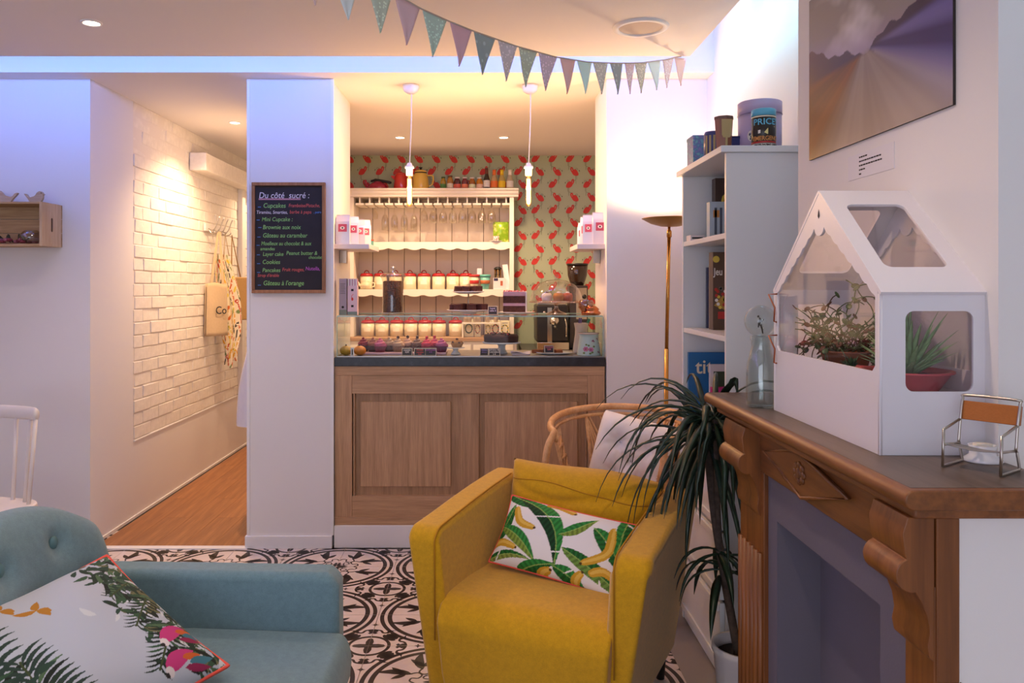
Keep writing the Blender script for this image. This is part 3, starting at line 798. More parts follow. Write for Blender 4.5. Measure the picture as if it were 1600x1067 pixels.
# grey inset with opening
g = M(); ring_panel(g, [(1.375, 0), (2.078, 0), (2.078, .956), (1.375, .956)], [(1.486, .02), (2.013, .02), (2.013, .845), (1.486, .845)], lambda y, z, a: (a-.72, y-1.82, z), .735, .75, (1.75, .4))
g.build('inset_panel', grey, FP)
g = M(); x0, x1 = .738-.72, .845-.72; y0, y1 = 1.486-1.82, 2.013-1.82
g.box(x1, x1+.01, y0-.01, y1+.01, 0, .855); g.box(x0, x1, y1, y1+.01, 0, .855); g.box(x0, x1, y0-.01, y0, 0, .855); g.box(x0, x1, y0, y1, .845, .855); g.box(x0, x1, y0, y1, .0, .02)
g.build('firebox', grey, FP)
# ---- terrarium house
tw = pm('terrarium_white_metal', '#e2dde2', .35)
TX, TY = .742, 1.502; TLX, TLY = .2, .55; zb, ze, zr = 0, .305, .525
TE = T('terrarium', 'white house-shaped terrarium with acrylic windows on the mantelpiece', 'terrarium', (TX, TY, ZM+.001))
gable = [(0, 0), (TLY, 0), (TLY, ze), (TLY/2, zr), (0, ze)]
def scal(y0, y1, z0, z1, n_, depth):   # scalloped slope edge
    o = []
    for k in range(n_):
        for j in range(5):
            t = (k+j/5)/n_; y, z = y0+(y1-y0)*t, z0+(z1-z0)*t
            b = math.sin(PI*j/5)*depth; o.append((y, z-b))
    return o
def gwin(m_):
    i = .018; pts = [(i, .155+.012), (i+.012, .155), (TLY-i-.012, .155), (TLY-i, .167), (TLY-i, ze-.005)]
    pts += scal(TLY-i, TLY/2+.026, ze-.003, zr-.076, 7, .0045)
    pts += [(TLY/2+.026+.0, zr-.076)]+[(TLY/2+.024*math.cos(R(a)), zr-.076-.018*math.sin(R(a))) for a in range(15, 166, 15)]
    pts += scal(TLY/2-.026, i, zr-.076, ze-.003, 7, .0045)+[(i, ze-.005)]
    return pts
tgl = glass('clear_acrylic', '#f6f3f4', .03)
for x0 in (0, TLX-.006):
    mb = M(); ring_panel(mb, gable, gwin(0), lambda y, z, a: (a, y, z), x0, x0+.006, (TLY/2, .27)); mb.build('gable_panel', tw, TE)
    mb = M(); gp = [(min(max(y, .02), TLY-.02), max(z, .15)) for y, z in gable]
    mb.add([(x0+.003, y, z) for y, z in gwin(0)], [tuple(range(len(gwin(0))))]); mb.build('gable_pane', tgl, TE)
mb = M(); mb.lathe([(.0001, 0), (.0055, .006), (.0035, .014), (.0001, .022)], 10, (-.0005, TLY/2, zr-.056), sx=.15); mb.build('drop_hole', pm('dark_hole', '#3a3438', .8), TE)
for y0 in (-.0012, TLY-.0048):
    mb = M(); ring_panel(mb, [(-.0008, 0), (TLX, 0), (TLX, ze+.004), (-.0008, ze+.004)], rrect(.128, .152, .016, 5, TLX/2+.012, .216-.02), lambda x, z, a: (x, a, z), y0, y0+.006, (TLX/2+.012, .2)); mb.build('side_panel', tw, TE)
    if y0 < 0:
        mb = M(); mb.box(.035, TLX-.02, y0+.003, y0+.004, .11, .285); mb.build('side_pane', tgl, TE)
sl = math.hypot(TLY/2, zr-ze)
for sgn in (0, 1):
    def rf(x, s_, a):
        t = s_/sl; y = TLY/2*t; z = ze+(zr-ze)*t
        n_ = Vector((0, -(zr-ze), TLY/2)).normalized()
        y += n_.y*a; z += n_.z*a
        return (x, (TLY-y) if sgn else y, z)
    mb = M(); ring_panel(mb, [(-.001, -.004), (TLX+.001, -.004), (TLX+.001, sl+.002), (-.001, sl+.002)], rrect(.125, .225, .016, 5, TLX/2, sl/2+.01), rf, 0, .007, (TLX/2, sl/2)); mb.build('roof_panel', tw, TE, bevel=.002)
    mb = M(); mb.add([rf(x, s_, .003) for x, s_ in ((.03, .03), (TLX-.03, .03), (TLX-.03, sl-.02), (.03, sl-.02))], [(0, 1, 2, 3)]); mb.build('roof_pane', tgl, TE)
mb = M()
for (y, z) in ((0.0035, 0), ): mb.tube([(0.003, .0025, .0), (0.003, .0025, ze)], .0042, 12)
mb.tube([(.003, TLY/2, zr+.002), (TLX-.003, TLY/2, zr+.002)], .005, 12); mb.tube([(0, .003, ze+.003), (TLX, .003, ze+.003)], .0055, 12)
mb.build('rounded_edge', tw, TE)
M().box(.007, TLX-.007, .007, TLY-.007, .0, .112).build('tray', tw, TE)
# plants inside
pinkp = pm('pink_plastic_pot', '#c9525c', .5); soil = pm('dark_soil', '#2d221c', .95, bump=.6, bs=200)
def pot(t, r, h, mt): M().lathe([(r*.72, 0), (r, h), (r*1.06, h), (r*1.06, h+.004), (r*.94, h+.004), (r*.92, h-.006)], 24, cap=False).build('pot', mt, t); M().lathe([(.0001, h-.008), (r*.93, h-.008)], 20, cap=False).build('soil', soil, t); M().lathe([(.0001, .001), (r*.72, .001)], 20, cap=False).build('pot_base', mt, t)
def blade(p0, direc, up, L, wd, thick=.25, curve=.3, n_=7, droop=0, spike=False):
    """tapering leaf as a closed solid"""
    d = Vector(direc).normalized(); u = Vector(up).normalized(); s_ = d.cross(u).normalized(); vs, fs = [], []
    for k in range(n_):
        t = k/(n_-1); c = Vector(p0)+d*L*t*(1-droop*t*.4)+u*L*(curve*math.sin(PI*t*.5)-droop*t*t); w_ = wd*.5*(math.sin(PI*min(.999, .22+.78*(1-t)))**.6 if t < 1 else .03)
        if spike: w_ = wd*.5*max((1-t)**.75, .03)
        up_ = u
        vs += [c-s_*w_, c+up_*w_*thick*.2, c+s_*w_, c-up_*w_*thick]
    for k in range(n_-1):
        for j in range(4): fs.append((k*4+j, k*4+(j+1) % 4, k*4+4+(j+1) % 4, k*4+4+j))
    fs += [(0, 1, 2, 3), tuple((n_-1)*4+j for j in (3, 2, 1, 0))]
    return M().add(vs, fs, 0, True)
def leafmat(name, c1, rough=.45): return pm(name, c1, rough, var=.25, vs=60)
AL = T('potted_aloe', 'spiky green aloe in a pink pot inside the terrarium', 'plant', (TX+.105, TY+.105, ZM+.1135))
pot(AL, .082, .034, pinkp)
rs = random.Random(2); alg = leafmat('aloe_green', '#93bf88')
for ring, (n_, el, L, w_) in enumerate(((10, 74, .145, .026), (16, 54, .14, .025), (22, 36, .122, .023), (26, 18, .10, .02))):
    for k in range(n_):
        a = 2*PI*k/n_+ring*.4+rs.uniform(-.1, .1); e = R(el+rs.uniform(-7, 7))
        d = (math.cos(a)*math.cos(e), math.sin(a)*math.cos(e), math.sin(e)); u = (-math.cos(a)*math.sin(e), -math.sin(a)*math.sin(e), math.cos(e))
        L_ = L*rs.uniform(.8, 1.1)
        if abs(math.cos(a)) > .75: L_ *= .9
        blade((math.cos(a)*.008, math.sin(a)*.008, .026), d, u, L_, w_, .35, .14, spike=True).build('leaf', alg, AL)
TR = T('trailing_houseplant', 'tangled trailing vine in a terracotta pot inside the terrarium', 'plant', (TX+.085, TY+.33, ZM+.1135))
pot(TR, .055, .055, pm('terracotta', '#9a5a38', .8))
dkg = leafmat('vine_green', '#3d5a34'); brn = pm('vine_brown', '#4a3a28', .8)
for k in range(64):
    a = rs.uniform(0, 2*PI); r0 = rs.uniform(.0, .04); p = Vector((r0*math.cos(a), r0*math.sin(a), .055)); pts = [tuple(p)]
    d = Vector((math.cos(a)*.25, math.sin(a)*.5, rs.uniform(.5, 1.2)))
    for j in range(rs.randint(5, 10)):
        d = (d+Vector((rs.uniform(-.6, .6), rs.uniform(-.8, .8), rs.uniform(-.65, .35)))).normalized(); p = p+d*.024
        p.x = min(max(p.x, -.072), .085); p.y = min(max(p.y, -.16), .20); p.z = min(max(p.z, .01), .28-abs(p.y+.03)*.4); pts.append(tuple(p))
    vine = M().tube(crom(pts, 2), .0013, 5).build('vine', brn if k % 3 == 0 else dkg, TR)
    for q in pts[2::2]:
        a2 = rs.uniform(0, 2*PI); mb = M(); mb.ell((0, 0, 0), (.009, .007, .0012), 8, 4); o = mb.build('leaf', dkg if rs.random() < .75 else pm('vine_red_leaf', '#5a3528', .6), vine, q, (rs.uniform(-1, 1), rs.uniform(-1, 1), a2))
# second little plant
SG = T('tufted_houseplant', 'small grassy plant in a pink pot at the terrarium corner', 'plant', (TX+.045, TY+.215, ZM+.1135))
pot(SG, .034, .03, pinkp)
for k in range(22):
    a = rs.uniform(0, 2*PI); e = R(rs.uniform(35, 80)); d = (math.cos(a)*math.cos(e), math.sin(a)*math.cos(e), math.sin(e)); u = (-math.cos(a)*math.sin(e), -math.sin(a)*math.sin(e), math.cos(e))
    blade((0, 0, .024), d, u, rs.uniform(.025, .038), .006, .2, .1).build('leaf', dkg, SG)
# copper hooks on the terrarium's far corner
cop = pm('copper_wire', '#b5694a', .3, 1)
for z in (.30, .195):
    y = TY+TLY-.02; x = TX
    mb = M(); mb.tube([(0, 0, 0), (-.022, 0, -.001), (-.006, 0, -.035), (-.008, 0, -.07), (-.001, 0, -.072)], .0022, 8)
    tag(mb.build('copper_hook', cop, None, (x, y, ZM+z)), 'bent copper wire hook on the terrarium, %s one' % ('upper' if z > .25 else 'lower'), 'hook')
# ---- bottle with glass globe
bgl = glass('bottle_glass', '#eef3f2', .02, base=.06)
by = 2.10; bx = X(1189, by); sY = by/F
BT = T('milk_bottle', 'clear glass milk bottle under a glass globe on the mantelpiece', 'bottle', (bx, by, ZM+.0008))
M().lathe([(.0001, .002), (.032, .001), (.037, .006), (.0385, .02), (.038, .09), (.036, .115), (.028, .143), (.0245, .16), (.0245, .175), (.028, .178), (.028, .186), (.0245, .188), (.022, .186), (.0225, .165), (.026, .143), (.034, .112), (.036, .09), (.0365, .02), (.034, .006), (.0001, .005)], 32).build('bottle_body', bgl, BT)
GB = T('glass_globe', 'clear glass ball with a tiny figure resting on the bottle mouth', 'globe', (bx-.001, by, ZM+.189))
mb = M(); mb.ell((0, 0, .039), .042, 28, 18); mb.build('globe', bgl, GB)
mb = M(); mb.tube([(-.006, 0, .022), (-.004, 0, .032), (.0, 0, .040), (-.003, 0, .048)], [.0015, .003, .0045, .002], 8); mb.tube([(0, 0, .030), (.004, 0, .018), (.006, 0, .006)], [.003, .002, .0015], 6); mb.ell((-.006, 0, .051), .0032, 8, 6); mb.tube([(-.004, 0, .044), (.004, 0, .036), (.008, 0, .044)], .0012, 5)
mb.build('tiny_figure', pm('black_figurine', '#171618', .5), GB)
# ---- miniature chair and candle
stl = pm('brushed_steel', '#b9b2a8', .28, 1); tan = fabric('tan_leather', '#a8622a', var=.06, rough=.55)
MCH = T('miniature_chair', 'miniature bent steel tube chair with tan leather backrest', 'miniature chair', (.866, 1.392, ZM+.0008), R(-53.5))
rr = .0026; W2, Dp = .046, .078
for s_ in (-1, 1):
    pts = [(s_*W2, -Dp/2+.018, .072), (s_*W2, -Dp/2, .066), (s_*W2, -Dp/2-.004, rr), (s_*W2, Dp/2-.004, rr), (s_*W2, Dp/2-.010, .040), (s_*W2, -.020, .040)]
    M().tube([(s_*W2, Dp/2-.016, .078)]+pts[1:4]+[(s_*W2, Dp/2-.016, .034)], rr, 8).build('side_frame', stl, MCH)
    M().tube([(s_*W2*.97, -Dp/2+.002, .040), (s_*W2*.97, Dp/2-.018, .036)], rr*.9, 8).build('seat_rail', stl, MCH)
M().tube(crom([(-W2, Dp/2-.02, .034), (-W2, Dp/2-.012, .08), (-W2, Dp/2-.002, .115), (-W2+.006, Dp/2, .121), (W2-.006, Dp/2, .121), (W2, Dp/2-.002, .115), (W2, Dp/2-.012, .08), (W2, Dp/2-.02, .034)], 4), rr, 8).build('back_frame', stl, MCH)
mb = M(); mb.box(-W2-.003, W2+.003, -.0025, .0025, 0, .034); o = mb.build('backrest', tan, MCH, (0, Dp/2-.008, .078), (R(-14), 0, 0), bevel=.0012)
mb = M(); mb.grid(lambda a, b: ((a*2-1)*W2, -Dp/2+.004+b*(Dp-.024), .040-.004*math.sin(PI*a)-.006*b), 12, 8); mb.build('seat', pm('grey_seat_cloth', '#8d8784', .6), MCH, solid=.0016)
CN = T('candle_holder', 'small white ceramic candle holder behind the miniature chair', 'candle holder', (.905, 1.452, ZM+.0008))
M().lathe([(.0001, 0), (.032, 0), (.034, .003), (.022, .012), (.021, .022), (.024, .03), (.021, .03), (.018, .016), (.0001, .015)], 28).build('holder', pm('white_glaze', '#e6e2e4', .2), CN)
M().lathe([(.016, .016), (.016, .032), (.0001, .032)], 20).build('candle', pm('ivory_wax', '#eadfce', .5, sss=.3), CN)
# ---- picture and caption on the chimney breast
def picture():
    nu, nv = 240, 160; y0, y1, z0, z1 = 1.593, 2.302, 1.803, 2.262
    mb = M(); mb.grid(lambda a, b: (XB-.0068, y1+(y0-y1)*a, z0+(z1-z0)*b), nu, nv)
    U, V = np.meshgrid(np.linspace(0, 1, nu), np.linspace(0, 1, nv), indexing='ij')
    rs = np.random.RandomState(5)
    def fbm(u, v, s, o=5):
        t = 0
        for k in range(o):
            for q in range(3):
                a = rs.uniform(0, 2*PI); t = t+np.sin((u*math.cos(a)+v*math.sin(a))*s*2**k+rs.uniform(0, 6.3))/(2**k*3)
        return t
    def mix(a, b, t): t = np.clip(t, 0, 1)[..., None]; return a*(1-t)+b*t
    L = lambda h: np.array(lin(h))
    n1 = fbm(U, V, 7); vp = (.47, .47)
    sky = mix(L('#968c86')+0*U[..., None], L('#e6e0e0'), .5+n1*1.1); sky = mix(sky, L('#9a8ab0'), np.clip((.78-V)*5-.2-U*1.0, 0, .8)); sky = mix(sky, L('#6e6058'), np.clip((V-.85)*4+(.25-U)*1.2+n1, 0, .7))
    hor = np.where(U < vp[0], .47+.20*np.clip((vp[0]-U)/vp[0], 0, 1)**1.2, .47+.30*np.clip(U-vp[0], 0, 1))+.010*np.sin(U*60)+.014*np.sin(U*23)
    mtn = mix(L('#352a4c')+0*U[..., None], L('#4a3026'), np.clip((U-.55)*2.5+(V-.85)*2, 0, 1)); mtn = mix(mtn, L('#6b4434'), np.clip((.3-U)*3, 0, 1))
    c = np.where((V < hor)[..., None], mtn, sky)
    ang = np.arctan2(U-vp[0], vp[1]-V+.03); rad = np.hypot(U-vp[0], V-vp[1])
    streak = np.sin(ang*23)*.05+np.sin(ang*51+1)*.03+np.sin(ang*9)*.12
    road = mix(L('#a79a92')+0*U[..., None], L('#7c6d66'), .45+streak+.15*np.sin(rad*8))
    left = mix(L('#8a4f22')+0*U[..., None], L('#5d3a20'), .5+streak*2)
    right = mix(L('#2e2664')+0*U[..., None], L('#6a64a0'), .45+np.sin(ang*14)*.5+streak)
    g_ = np.where((ang < 0)[..., None], mix(left, road, (ang+.80)*2.4), mix(right, road, (1.12-ang)*2.6))
    c = mix(c, g_, (vp[1]+.010+.10*np.clip(U-vp[0], 0, 1)-V)*30)
    c = mix(c, L('#b9b2b6'), np.clip(.35-np.abs(ang-.9)*3, 0, .3)*(V < hor)*(rad > .08))
    mb.c = np.clip(c, 0, 1).reshape(-1, 3)
    t = T('framed_photograph', 'frameless photo print of a blurred mountain road on the chimney breast', 'picture', (XB, (y0+y1)/2, z0))
    o = mb.build('print', vcol('glossy_print', .28, 0, spec=.4), t, (-XB, -(y0+y1)/2, -z0))
    M().box(-.0065, -.001, -(y1-y0)/2, (y1-y0)/2, 0, z1-z0).build('backing', pm('dark_backing', '#2a2422', .6), t)
picture()
CP = T('caption_card', 'small white caption card taped under the photo print', 'card', (XB, (2.08+1.83)/2, 1.60))
ys = [.94*F/(px-CX) for px in (1326, 1398)]
z0c, z1c = Z(283, 2.06)-.0, Z(249, 2.06)
CP.location = (XB, sum(ys)/2, z0c)
M().box(-.0015, -.0002, -(ys[0]-ys[1])/2, (ys[0]-ys[1])/2, 0, .062).build('card', pm('white_paper', '#e4e0e4', .7), CP)
inkm = pm('black_ink', '#2b2729', .8)
rs = random.Random(3)
for k, n_ in enumerate((4, 11, 10, 3, 1)):
    y = .055
    mb = M()
    for q in range(n_):
        L = rs.uniform(.005, .013)
        if y-L < -.06: break
        mb.box(-.0021, -.0016, y-L, y, .050-k*.0105, .0535-k*.0105); y -= L+.0025
    mb.build('caption_line', inkm, CP)
# ---- bookcase
bw = pm('white_bookcase_lacquer', '#dfe2e4', .4, bump=.05, bs=300)
BX, BY0, BY1, BZ = .845, 2.84, 3.48, 1.94
BK = T('bookcase', 'tall white bookcase with open shelves above drawers', 'bookcase', (BX, BY0, 0))
dX, dY = XR-BX-.002, BY1-BY0
def kb(name, x0, x1, y0, y1, z0, z1, bevel=.0015, par=BK): return M().box(x0, x1, y0, y1, z0, z1).build(name, bw, par, bevel=bevel)
kb('side_panel', .01, dX, .0, .019, 0, BZ-.024); kb('side_panel', .01, dX, dY-.019, dY, 0, BZ-.024)
kb('top_board', -.012, dX, -.014, dY+.014, BZ-.024, BZ, .003); kb('back_panel', dX-.008, dX, .019, dY-.019, 0, BZ-.024)
SH = [1.52, 1.155, .80]
SH = [Z(378, 3.45), Z(512, 3.45), .82]
for z in SH: kb('shelf_board', .012, dX-.008, .019, dY-.019, z-.02, z)
for k in range(3):
    z0 = .06+k*.25; dr = kb('drawer', -.006, .012, .022, dY-.022, z0, z0+.24, .002)
    kb('drawer_panel_frame', -.013, -.005, .035, dY-.035, z0+.205, z0+.23, .002, dr); kb('drawer_panel_frame', -.013, -.005, .035, dY-.035, z0+.01, z0+.035, .002, dr)
kb('plinth', .015, .05, .02, dY-.02, 0, .06)
def slab(name, label, cat, x, y, z, w_, d_, h_, cols, rz=0, decor=None, group=None):
    """upright box or book: w_ along X (depth of shelf), d_ along Y, h_ tall"""
    t = T(name, label, cat, (x, y, z), rz, group)
    M().box(-w_/2, w_/2, -d_/2, d_/2, 0, h_).build('body', pm(cols[0], cols[1], .45), t, bevel=.0015)
    return t
# open shelf 1 (upper)
z = SH[0]+.0005
def onshelf(px_l, px_r, py_t, py_b, Y): return X(px_l, Y), X(px_r, Y), Z(py_t, Y), Z(py_b, Y)
t = slab('board_game', 'dark brown game box with yellow letters on the upper bookcase shelf', 'game box', X(1118, 3.36)+.11, 3.39, z, .22, .05, .265, ('game_dark', '#3a2a26'))
text('C', .09, pm('yellow_print', '#d8c04a', .5), t, (-.088, -.0265, .14), FRONT, bold=.001); M().box(-.09, -.05, -.0262, -.0255, .05, .07).build('printed_mark', pm('yellow_print', '#d8c04a', .5), t)
t = slab('paper_pack', 'pale blue printed card box before the dark game box', 'box', X(1108.5, 3.27)+.07, 3.29, z, .14, .045, .155, ('pale_blue_card', '#a9bccb'))
for k in range(4): M().box(-.05+k*.022, -.04+k*.022, -.0235, -.0225, .02, .13).build('printed_stripe', pm('dark_print', '#4a5568', .6), t)
M().box(-.055, -.03, -.0235, -.0225, .09, .12).build('printed_badge', pm('orange_print', '#c98a4a', .6), t)
t = slab('shelf_label_box', 'flat white box lying at the edge of the upper bookcase shelf', 'box', X(1079, 3.36)+.03, 3.395, z, .06, .07, .024, ('white_card', '#dcd4d6'))
M().box(-.024, .022, -.0358, -.0352, .008, .015).build('printed_line', inkm, t)
# shelf 2
z = SH[1]+.0005
t = slab('board_game', 'game box titled Jeu de with coloured counters on the middle shelf', 'game box', X(1114, 3.27)+.11, 3.30, z, .22, .06, .32, ('game_brown', '#5a4436'))
text('Jeu de l', .042, pm('white_print', '#e8e2da', .5), t, (-.107, -.0315, .225), FRONT, bold=.0006, sx=.7); M().box(-.09, -.02, -.0318, -.0312, .045, .075).build('printed_banner', pm('red_print', '#b8302c', .5), t)
rs = random.Random(9)
mb = M(); mb.add([(-.106, -.0308, .10), (.02, -.0308, .05), (.08, -.0308, .15), (-.02, -.0308, .20)], [(0, 1, 2, 3)]); mb.build('printed_board', pm('mustard_print', '#b08a3a', .5), t)
for k in range(34):
    mb = M(); mb.lathe([(.0001, 0), (.007, 0)], 8, cap=False); mb.build('printed_counter', pm(*rs.choice([('red_print', '#b8302c'), ('yellow_print', '#d8c04a'), ('green_print', '#4a7a3a'), ('white_print', '#e8e2da')])), t, (rs.uniform(-.10, -.02), -.0312, rs.uniform(.08, .19)), (R(90), 0, 0))
M().lathe([(.0001, 0), (.014, 0)], 12, cap=False).build('printed_goose', pm('yellow_print', '#d8c04a'), t, (-.097, -.0315, .29), (R(90), 0, 0))
slab('book', 'thin white book beside the coloured game box', 'book', X(1109, 3.36)+.105, 3.365, z, .21, .022, .27, ('white_card', '#dcd4d6'))
slab('book', 'dark navy book behind the thin white book', 'book', X(1104.5, 3.41)+.105, 3.415, z, .21, .025, .26, ('navy_cover', '#23264a'))
# shelf 3
z = SH[2]+.0005
t = slab('comic_book', 'large blue comic album with cream title lettering', 'comic', X(1074, 3.42)+.16, 3.43, z, .31, .018, .335, ('comic_blue', '#1f6aa8'))
text('titeu', .085, pm('cream_print', '#e8dcc0', .5), t, (-.125, -.0105, .245), FRONT, bold=.001)
for c_, r_, m_ in (((-.02, .20), (.02, .05), 'mustard_print'), ((-.02, .13), (.05, .022), 'orange_print2'), ((.03, .05), (.02, .02), 'orange_print2'), ((-.08, .06), (.012, .012), 'yellow_print'), ((.07, .09), (.014, .014), 'yellow_print')):
    P_ = ellpoly(c_, r_[0], r_[1], 20, 14); mb = M(); mb.add([(u, -.0095, v) for u, v in P_], [tuple(range(14))]); mb.build('printed_shape', pm(m_, {'orange_print2': '#b8642c'}.get(m_, '#d8c04a'), .5), t)
t = slab('picture_book', 'white framed green picture book leaning on the blue comic', 'book', X(1107, 3.36)+.105, 3.365, z, .20, .02, .29, ('white_card', '#dcd4d6'))
M().box(-.085, .085, -.0106, -.0102, .03, .26).build('printed_cover', pm('dark_green_print', '#3a4a34', .5), t)
t = slab('magenta_box', 'magenta box with small hearts on the lower bookcase shelf', 'box', X(1113, 3.27)+.09, 3.30, z, .17, .045, .20, ('magenta_card', '#b8207c'))
for i in range(6):
    for j in range(5):
        M().lathe([(.0001, 0), (.007, 0)], 6, cap=False).build('printed_heart', pm('dark_magenta_print', '#8c1458', .5), t, (-.07+i*.028, -.0228, .02+j*.034), (R(90), 0, 0))
# ---- tins on the bookcase
zt = BZ+.0005
LT = T('hat_tin', 'large lilac lidded hat tin on top of the bookcase', 'tin', (X(1187, 3.08), 3.08, zt))
lil = pm('lilac_tin', '#b9a8cc', .4)
rT = 33.5*3.0/F
M().lathe([(.0001, 0), (rT, 0), (rT, .165), (.0001, .165)], 48).build('body', lil, LT)
M().lathe([(rT+.0015, .158), (rT+.0015, .205), (rT-.004, .209), (.0001, .209)], 48).build('lid', lil, LT); mb = M(); mb.ell((0, 0, .212), (.012, .012, .008), 14, 8); mb.build('lid_knob', pm('pale_green_knob', '#a8d4cc', .3), LT)
M().lathe([(rT+.001, .157), (rT+.003, .158), (rT+.001, .159)], 48, cap=False).build('lid_seam', pm('dark_lilac', '#756a90', .4), LT)
def onto(t, r, parts, mt):
    mb = M()
    for poly in parts: mb.add([(r*math.sin(u/r), -r*math.cos(u/r), v) for u, v in poly], [tuple(range(len(poly)))])
    return mb.build('printed_motif', mt, t)
pts = crom([(-.052, .09), (-.038, .10), (-.035, .075), (-.05, .055)], 4)
onto(LT, rT+.0006, [stroke(pts, .005)[:1] or [(0, 0)]] if 0 else [list(q) for q in (lambda L, n_: [[L[i], L[i+1], L[2*n_-2-i], L[2*n_-1-i]] for i in range(n_-1)])(stroke(pts, .004), len(pts))]+[ellpoly((-.06, .07), .014, .02, 0, 12)], pm('white_print', '#e8e2da', .5))
onto(LT, rT+.0008, [ellpoly((-.064, .075), .004, .005), ellpoly((-.058, .066), .004, .004), ellpoly((-.061, .058), .003, .004)], pm('dark_print', '#4a5568', .6))
PT = T('candle_tin', 'small black tin with blue lid lettered emergency', 'tin', (X(1193, 2.915), 2.915, zt))
rP = 18.5*2.87/F
M().lathe([(.0001, 0), (rP, 0), (rP, .122), (.0001, .122)], 36).build('body', pm('black_tin', '#2a2422', .35), PT)
skyb = pm('sky_blue_tin', '#5fb4d4', .3)
M().lathe([(rP+.0008, .118), (rP+.0008, .142), (rP-.002, .144), (.0001, .144)], 36).build('lid', skyb, PT)
for z0, z1, m_ in ((.112, .1165, pm('cream_print', '#e8dcc0', .5)), (.018, .024, pm('red_print', '#b8302c', .5)), (.006, .016, pm('white_print', '#e8e2da', .5)), (.0, .005, pm('yellow_print', '#d8c04a', .5))):
    M().lathe([(rP+.0004, z0), (rP+.0004, z1)], 36, cap=False).build('printed_band', m_, PT)
onto(PT, rP+.0006, [[(-.012, .055), (0, .07), (.03, .078), (.055, .078), (.055, .045), (.03, .045), (0, .048)]], pm('cream_candle_print', '#d9cf8a', .5))
onto(PT, rP+.0007, [[(-.034, .052), (-.025, .053), (-.025, .065), (-.034, .064)]], pm('white_print', '#e8e2da', .5))
def curvetext(body, size, mt, t, r, z, span, bold=.0005):
    cu = text(body, size, mt, t, (0, 0, 0), (0, 0, 0), ax='CENTER', bold=bold)
    xs = [v.co.x for v in cu.data.vertices]; k_ = span/(max(xs)-min(xs))
    for v in cu.data.vertices:
        x, y = v.co.x*k_, v.co.y; rr_ = r+v.co.z; v.co = (rr_*math.sin(x/r), -rr_*math.cos(x/r), z+y)
    return cu
curvetext("PRICE'S", .031, skyb, PT, rP+.0012, .084, .105); curvetext('EMERGENCY', .022, pm('orange_print', '#c98a4a', .6), PT, rP+.0012, .027, .11)
curvetext("PRICE'S PATENT CANDLE", .008, inkm, PT, rP+.0012, .008, .10)
FT = T('flared_tin', 'brown flared hexagonal tea tin on the bookcase', 'tin', (X(1131, 2.98), 2.98, zt))
M().lathe([(.0001, 0), (.027, 0), (.0345, .125), (.0001, .125)], 8, smooth=False).build('body', pm('rust_tin', '#8a5642', .4), FT)
M().lathe([(.036, .122), (.036, .132), (.0001, .134)], 8, smooth=False).build('lid', pm('brown_tin', '#6a4a3c', .4), FT)
mb = M(); mb.add([(-.012, -.0333, .05), (.012, -.0333, .05), (.018, -.0362, .06), (.020, -.0385, .117), (-.020, -.0385, .117), (-.018, -.0362, .06)], [tuple(range(6))]); mb.add([(-.004, -.031, .0), (.004, -.031, .0), (.004, -.0345, .05), (-.004, -.0345, .05)], [(0, 1, 2, 3)]); mb.build('printed_panel', pm('gold_print', '#b09a6a', .4), FT)
t = T('tea_tin', 'square blue floral tin at the back of the bookcase top', 'tin', (X(1096, 3.34)+.0, 3.34, zt))
fl = NT('blue_floral_tin'); fb_ = fl.bsdf((.2, .25, .4), .35); fl.l(fl.ramp(fl.noise(90, 3), [(.35, lin('#8a7ab0')), (.5, lin('#5a7aa8')), (.65, lin('#7ab0b8'))]), fb_.inputs[0])
M().box(-.048, .05, -.05, .05, 0, .118).build('body', fl.m, t, bevel=.002); M().box(-.050, .052, -.052, .052, .110, .124).build('lid', fl.m, t, bevel=.003)
t = T('striped_tin', 'indigo and gold striped tin beside the floral tin', 'tin', (X(1115, 3.17), 3.17, zt))
M().lathe([(.0001, 0), (.038, 0), (.038, .10), (.034, .112), (.0001, .114)], 24).build('body', pm('indigo_tin', '#3a3e78', .35), t)
for k in range(5): M().box(-.004, .004, -.0392, -.036, .01, .095).build('printed_stripe', pm('gold_print', '#b09a6a', .4), t, (0, 0, 0), (0, 0, R(-60+k*24)))
t = T('tea_tin', 'small dark blue tin beside the flared tin', 'tin', (X(1146, 3.10), 3.10, zt)); M().box(-.014, .016, -.03, .03, 0, .072).build('body', pm('indigo_tin', '#3a3e78', .35), t, bevel=.002); M().box(-.016, .018, -.032, .032, .068, .078).build('lid', pm('indigo_lid', '#2c3062', .35), t)
t = T('flat_tin', 'low black flat tin beside the lilac hat tin', 'tin', (X(1150, 3.28), 3.28, zt)); M().box(-.02, .02, -.03, .03, 0, .02).build('body', pm('black_tin', '#2a2422', .35), t, bevel=.002); M().box(-.021, .021, -.031, .031, .014, .023).build('lid', pm('black_tin', '#2a2422', .35), t, bevel=.002)
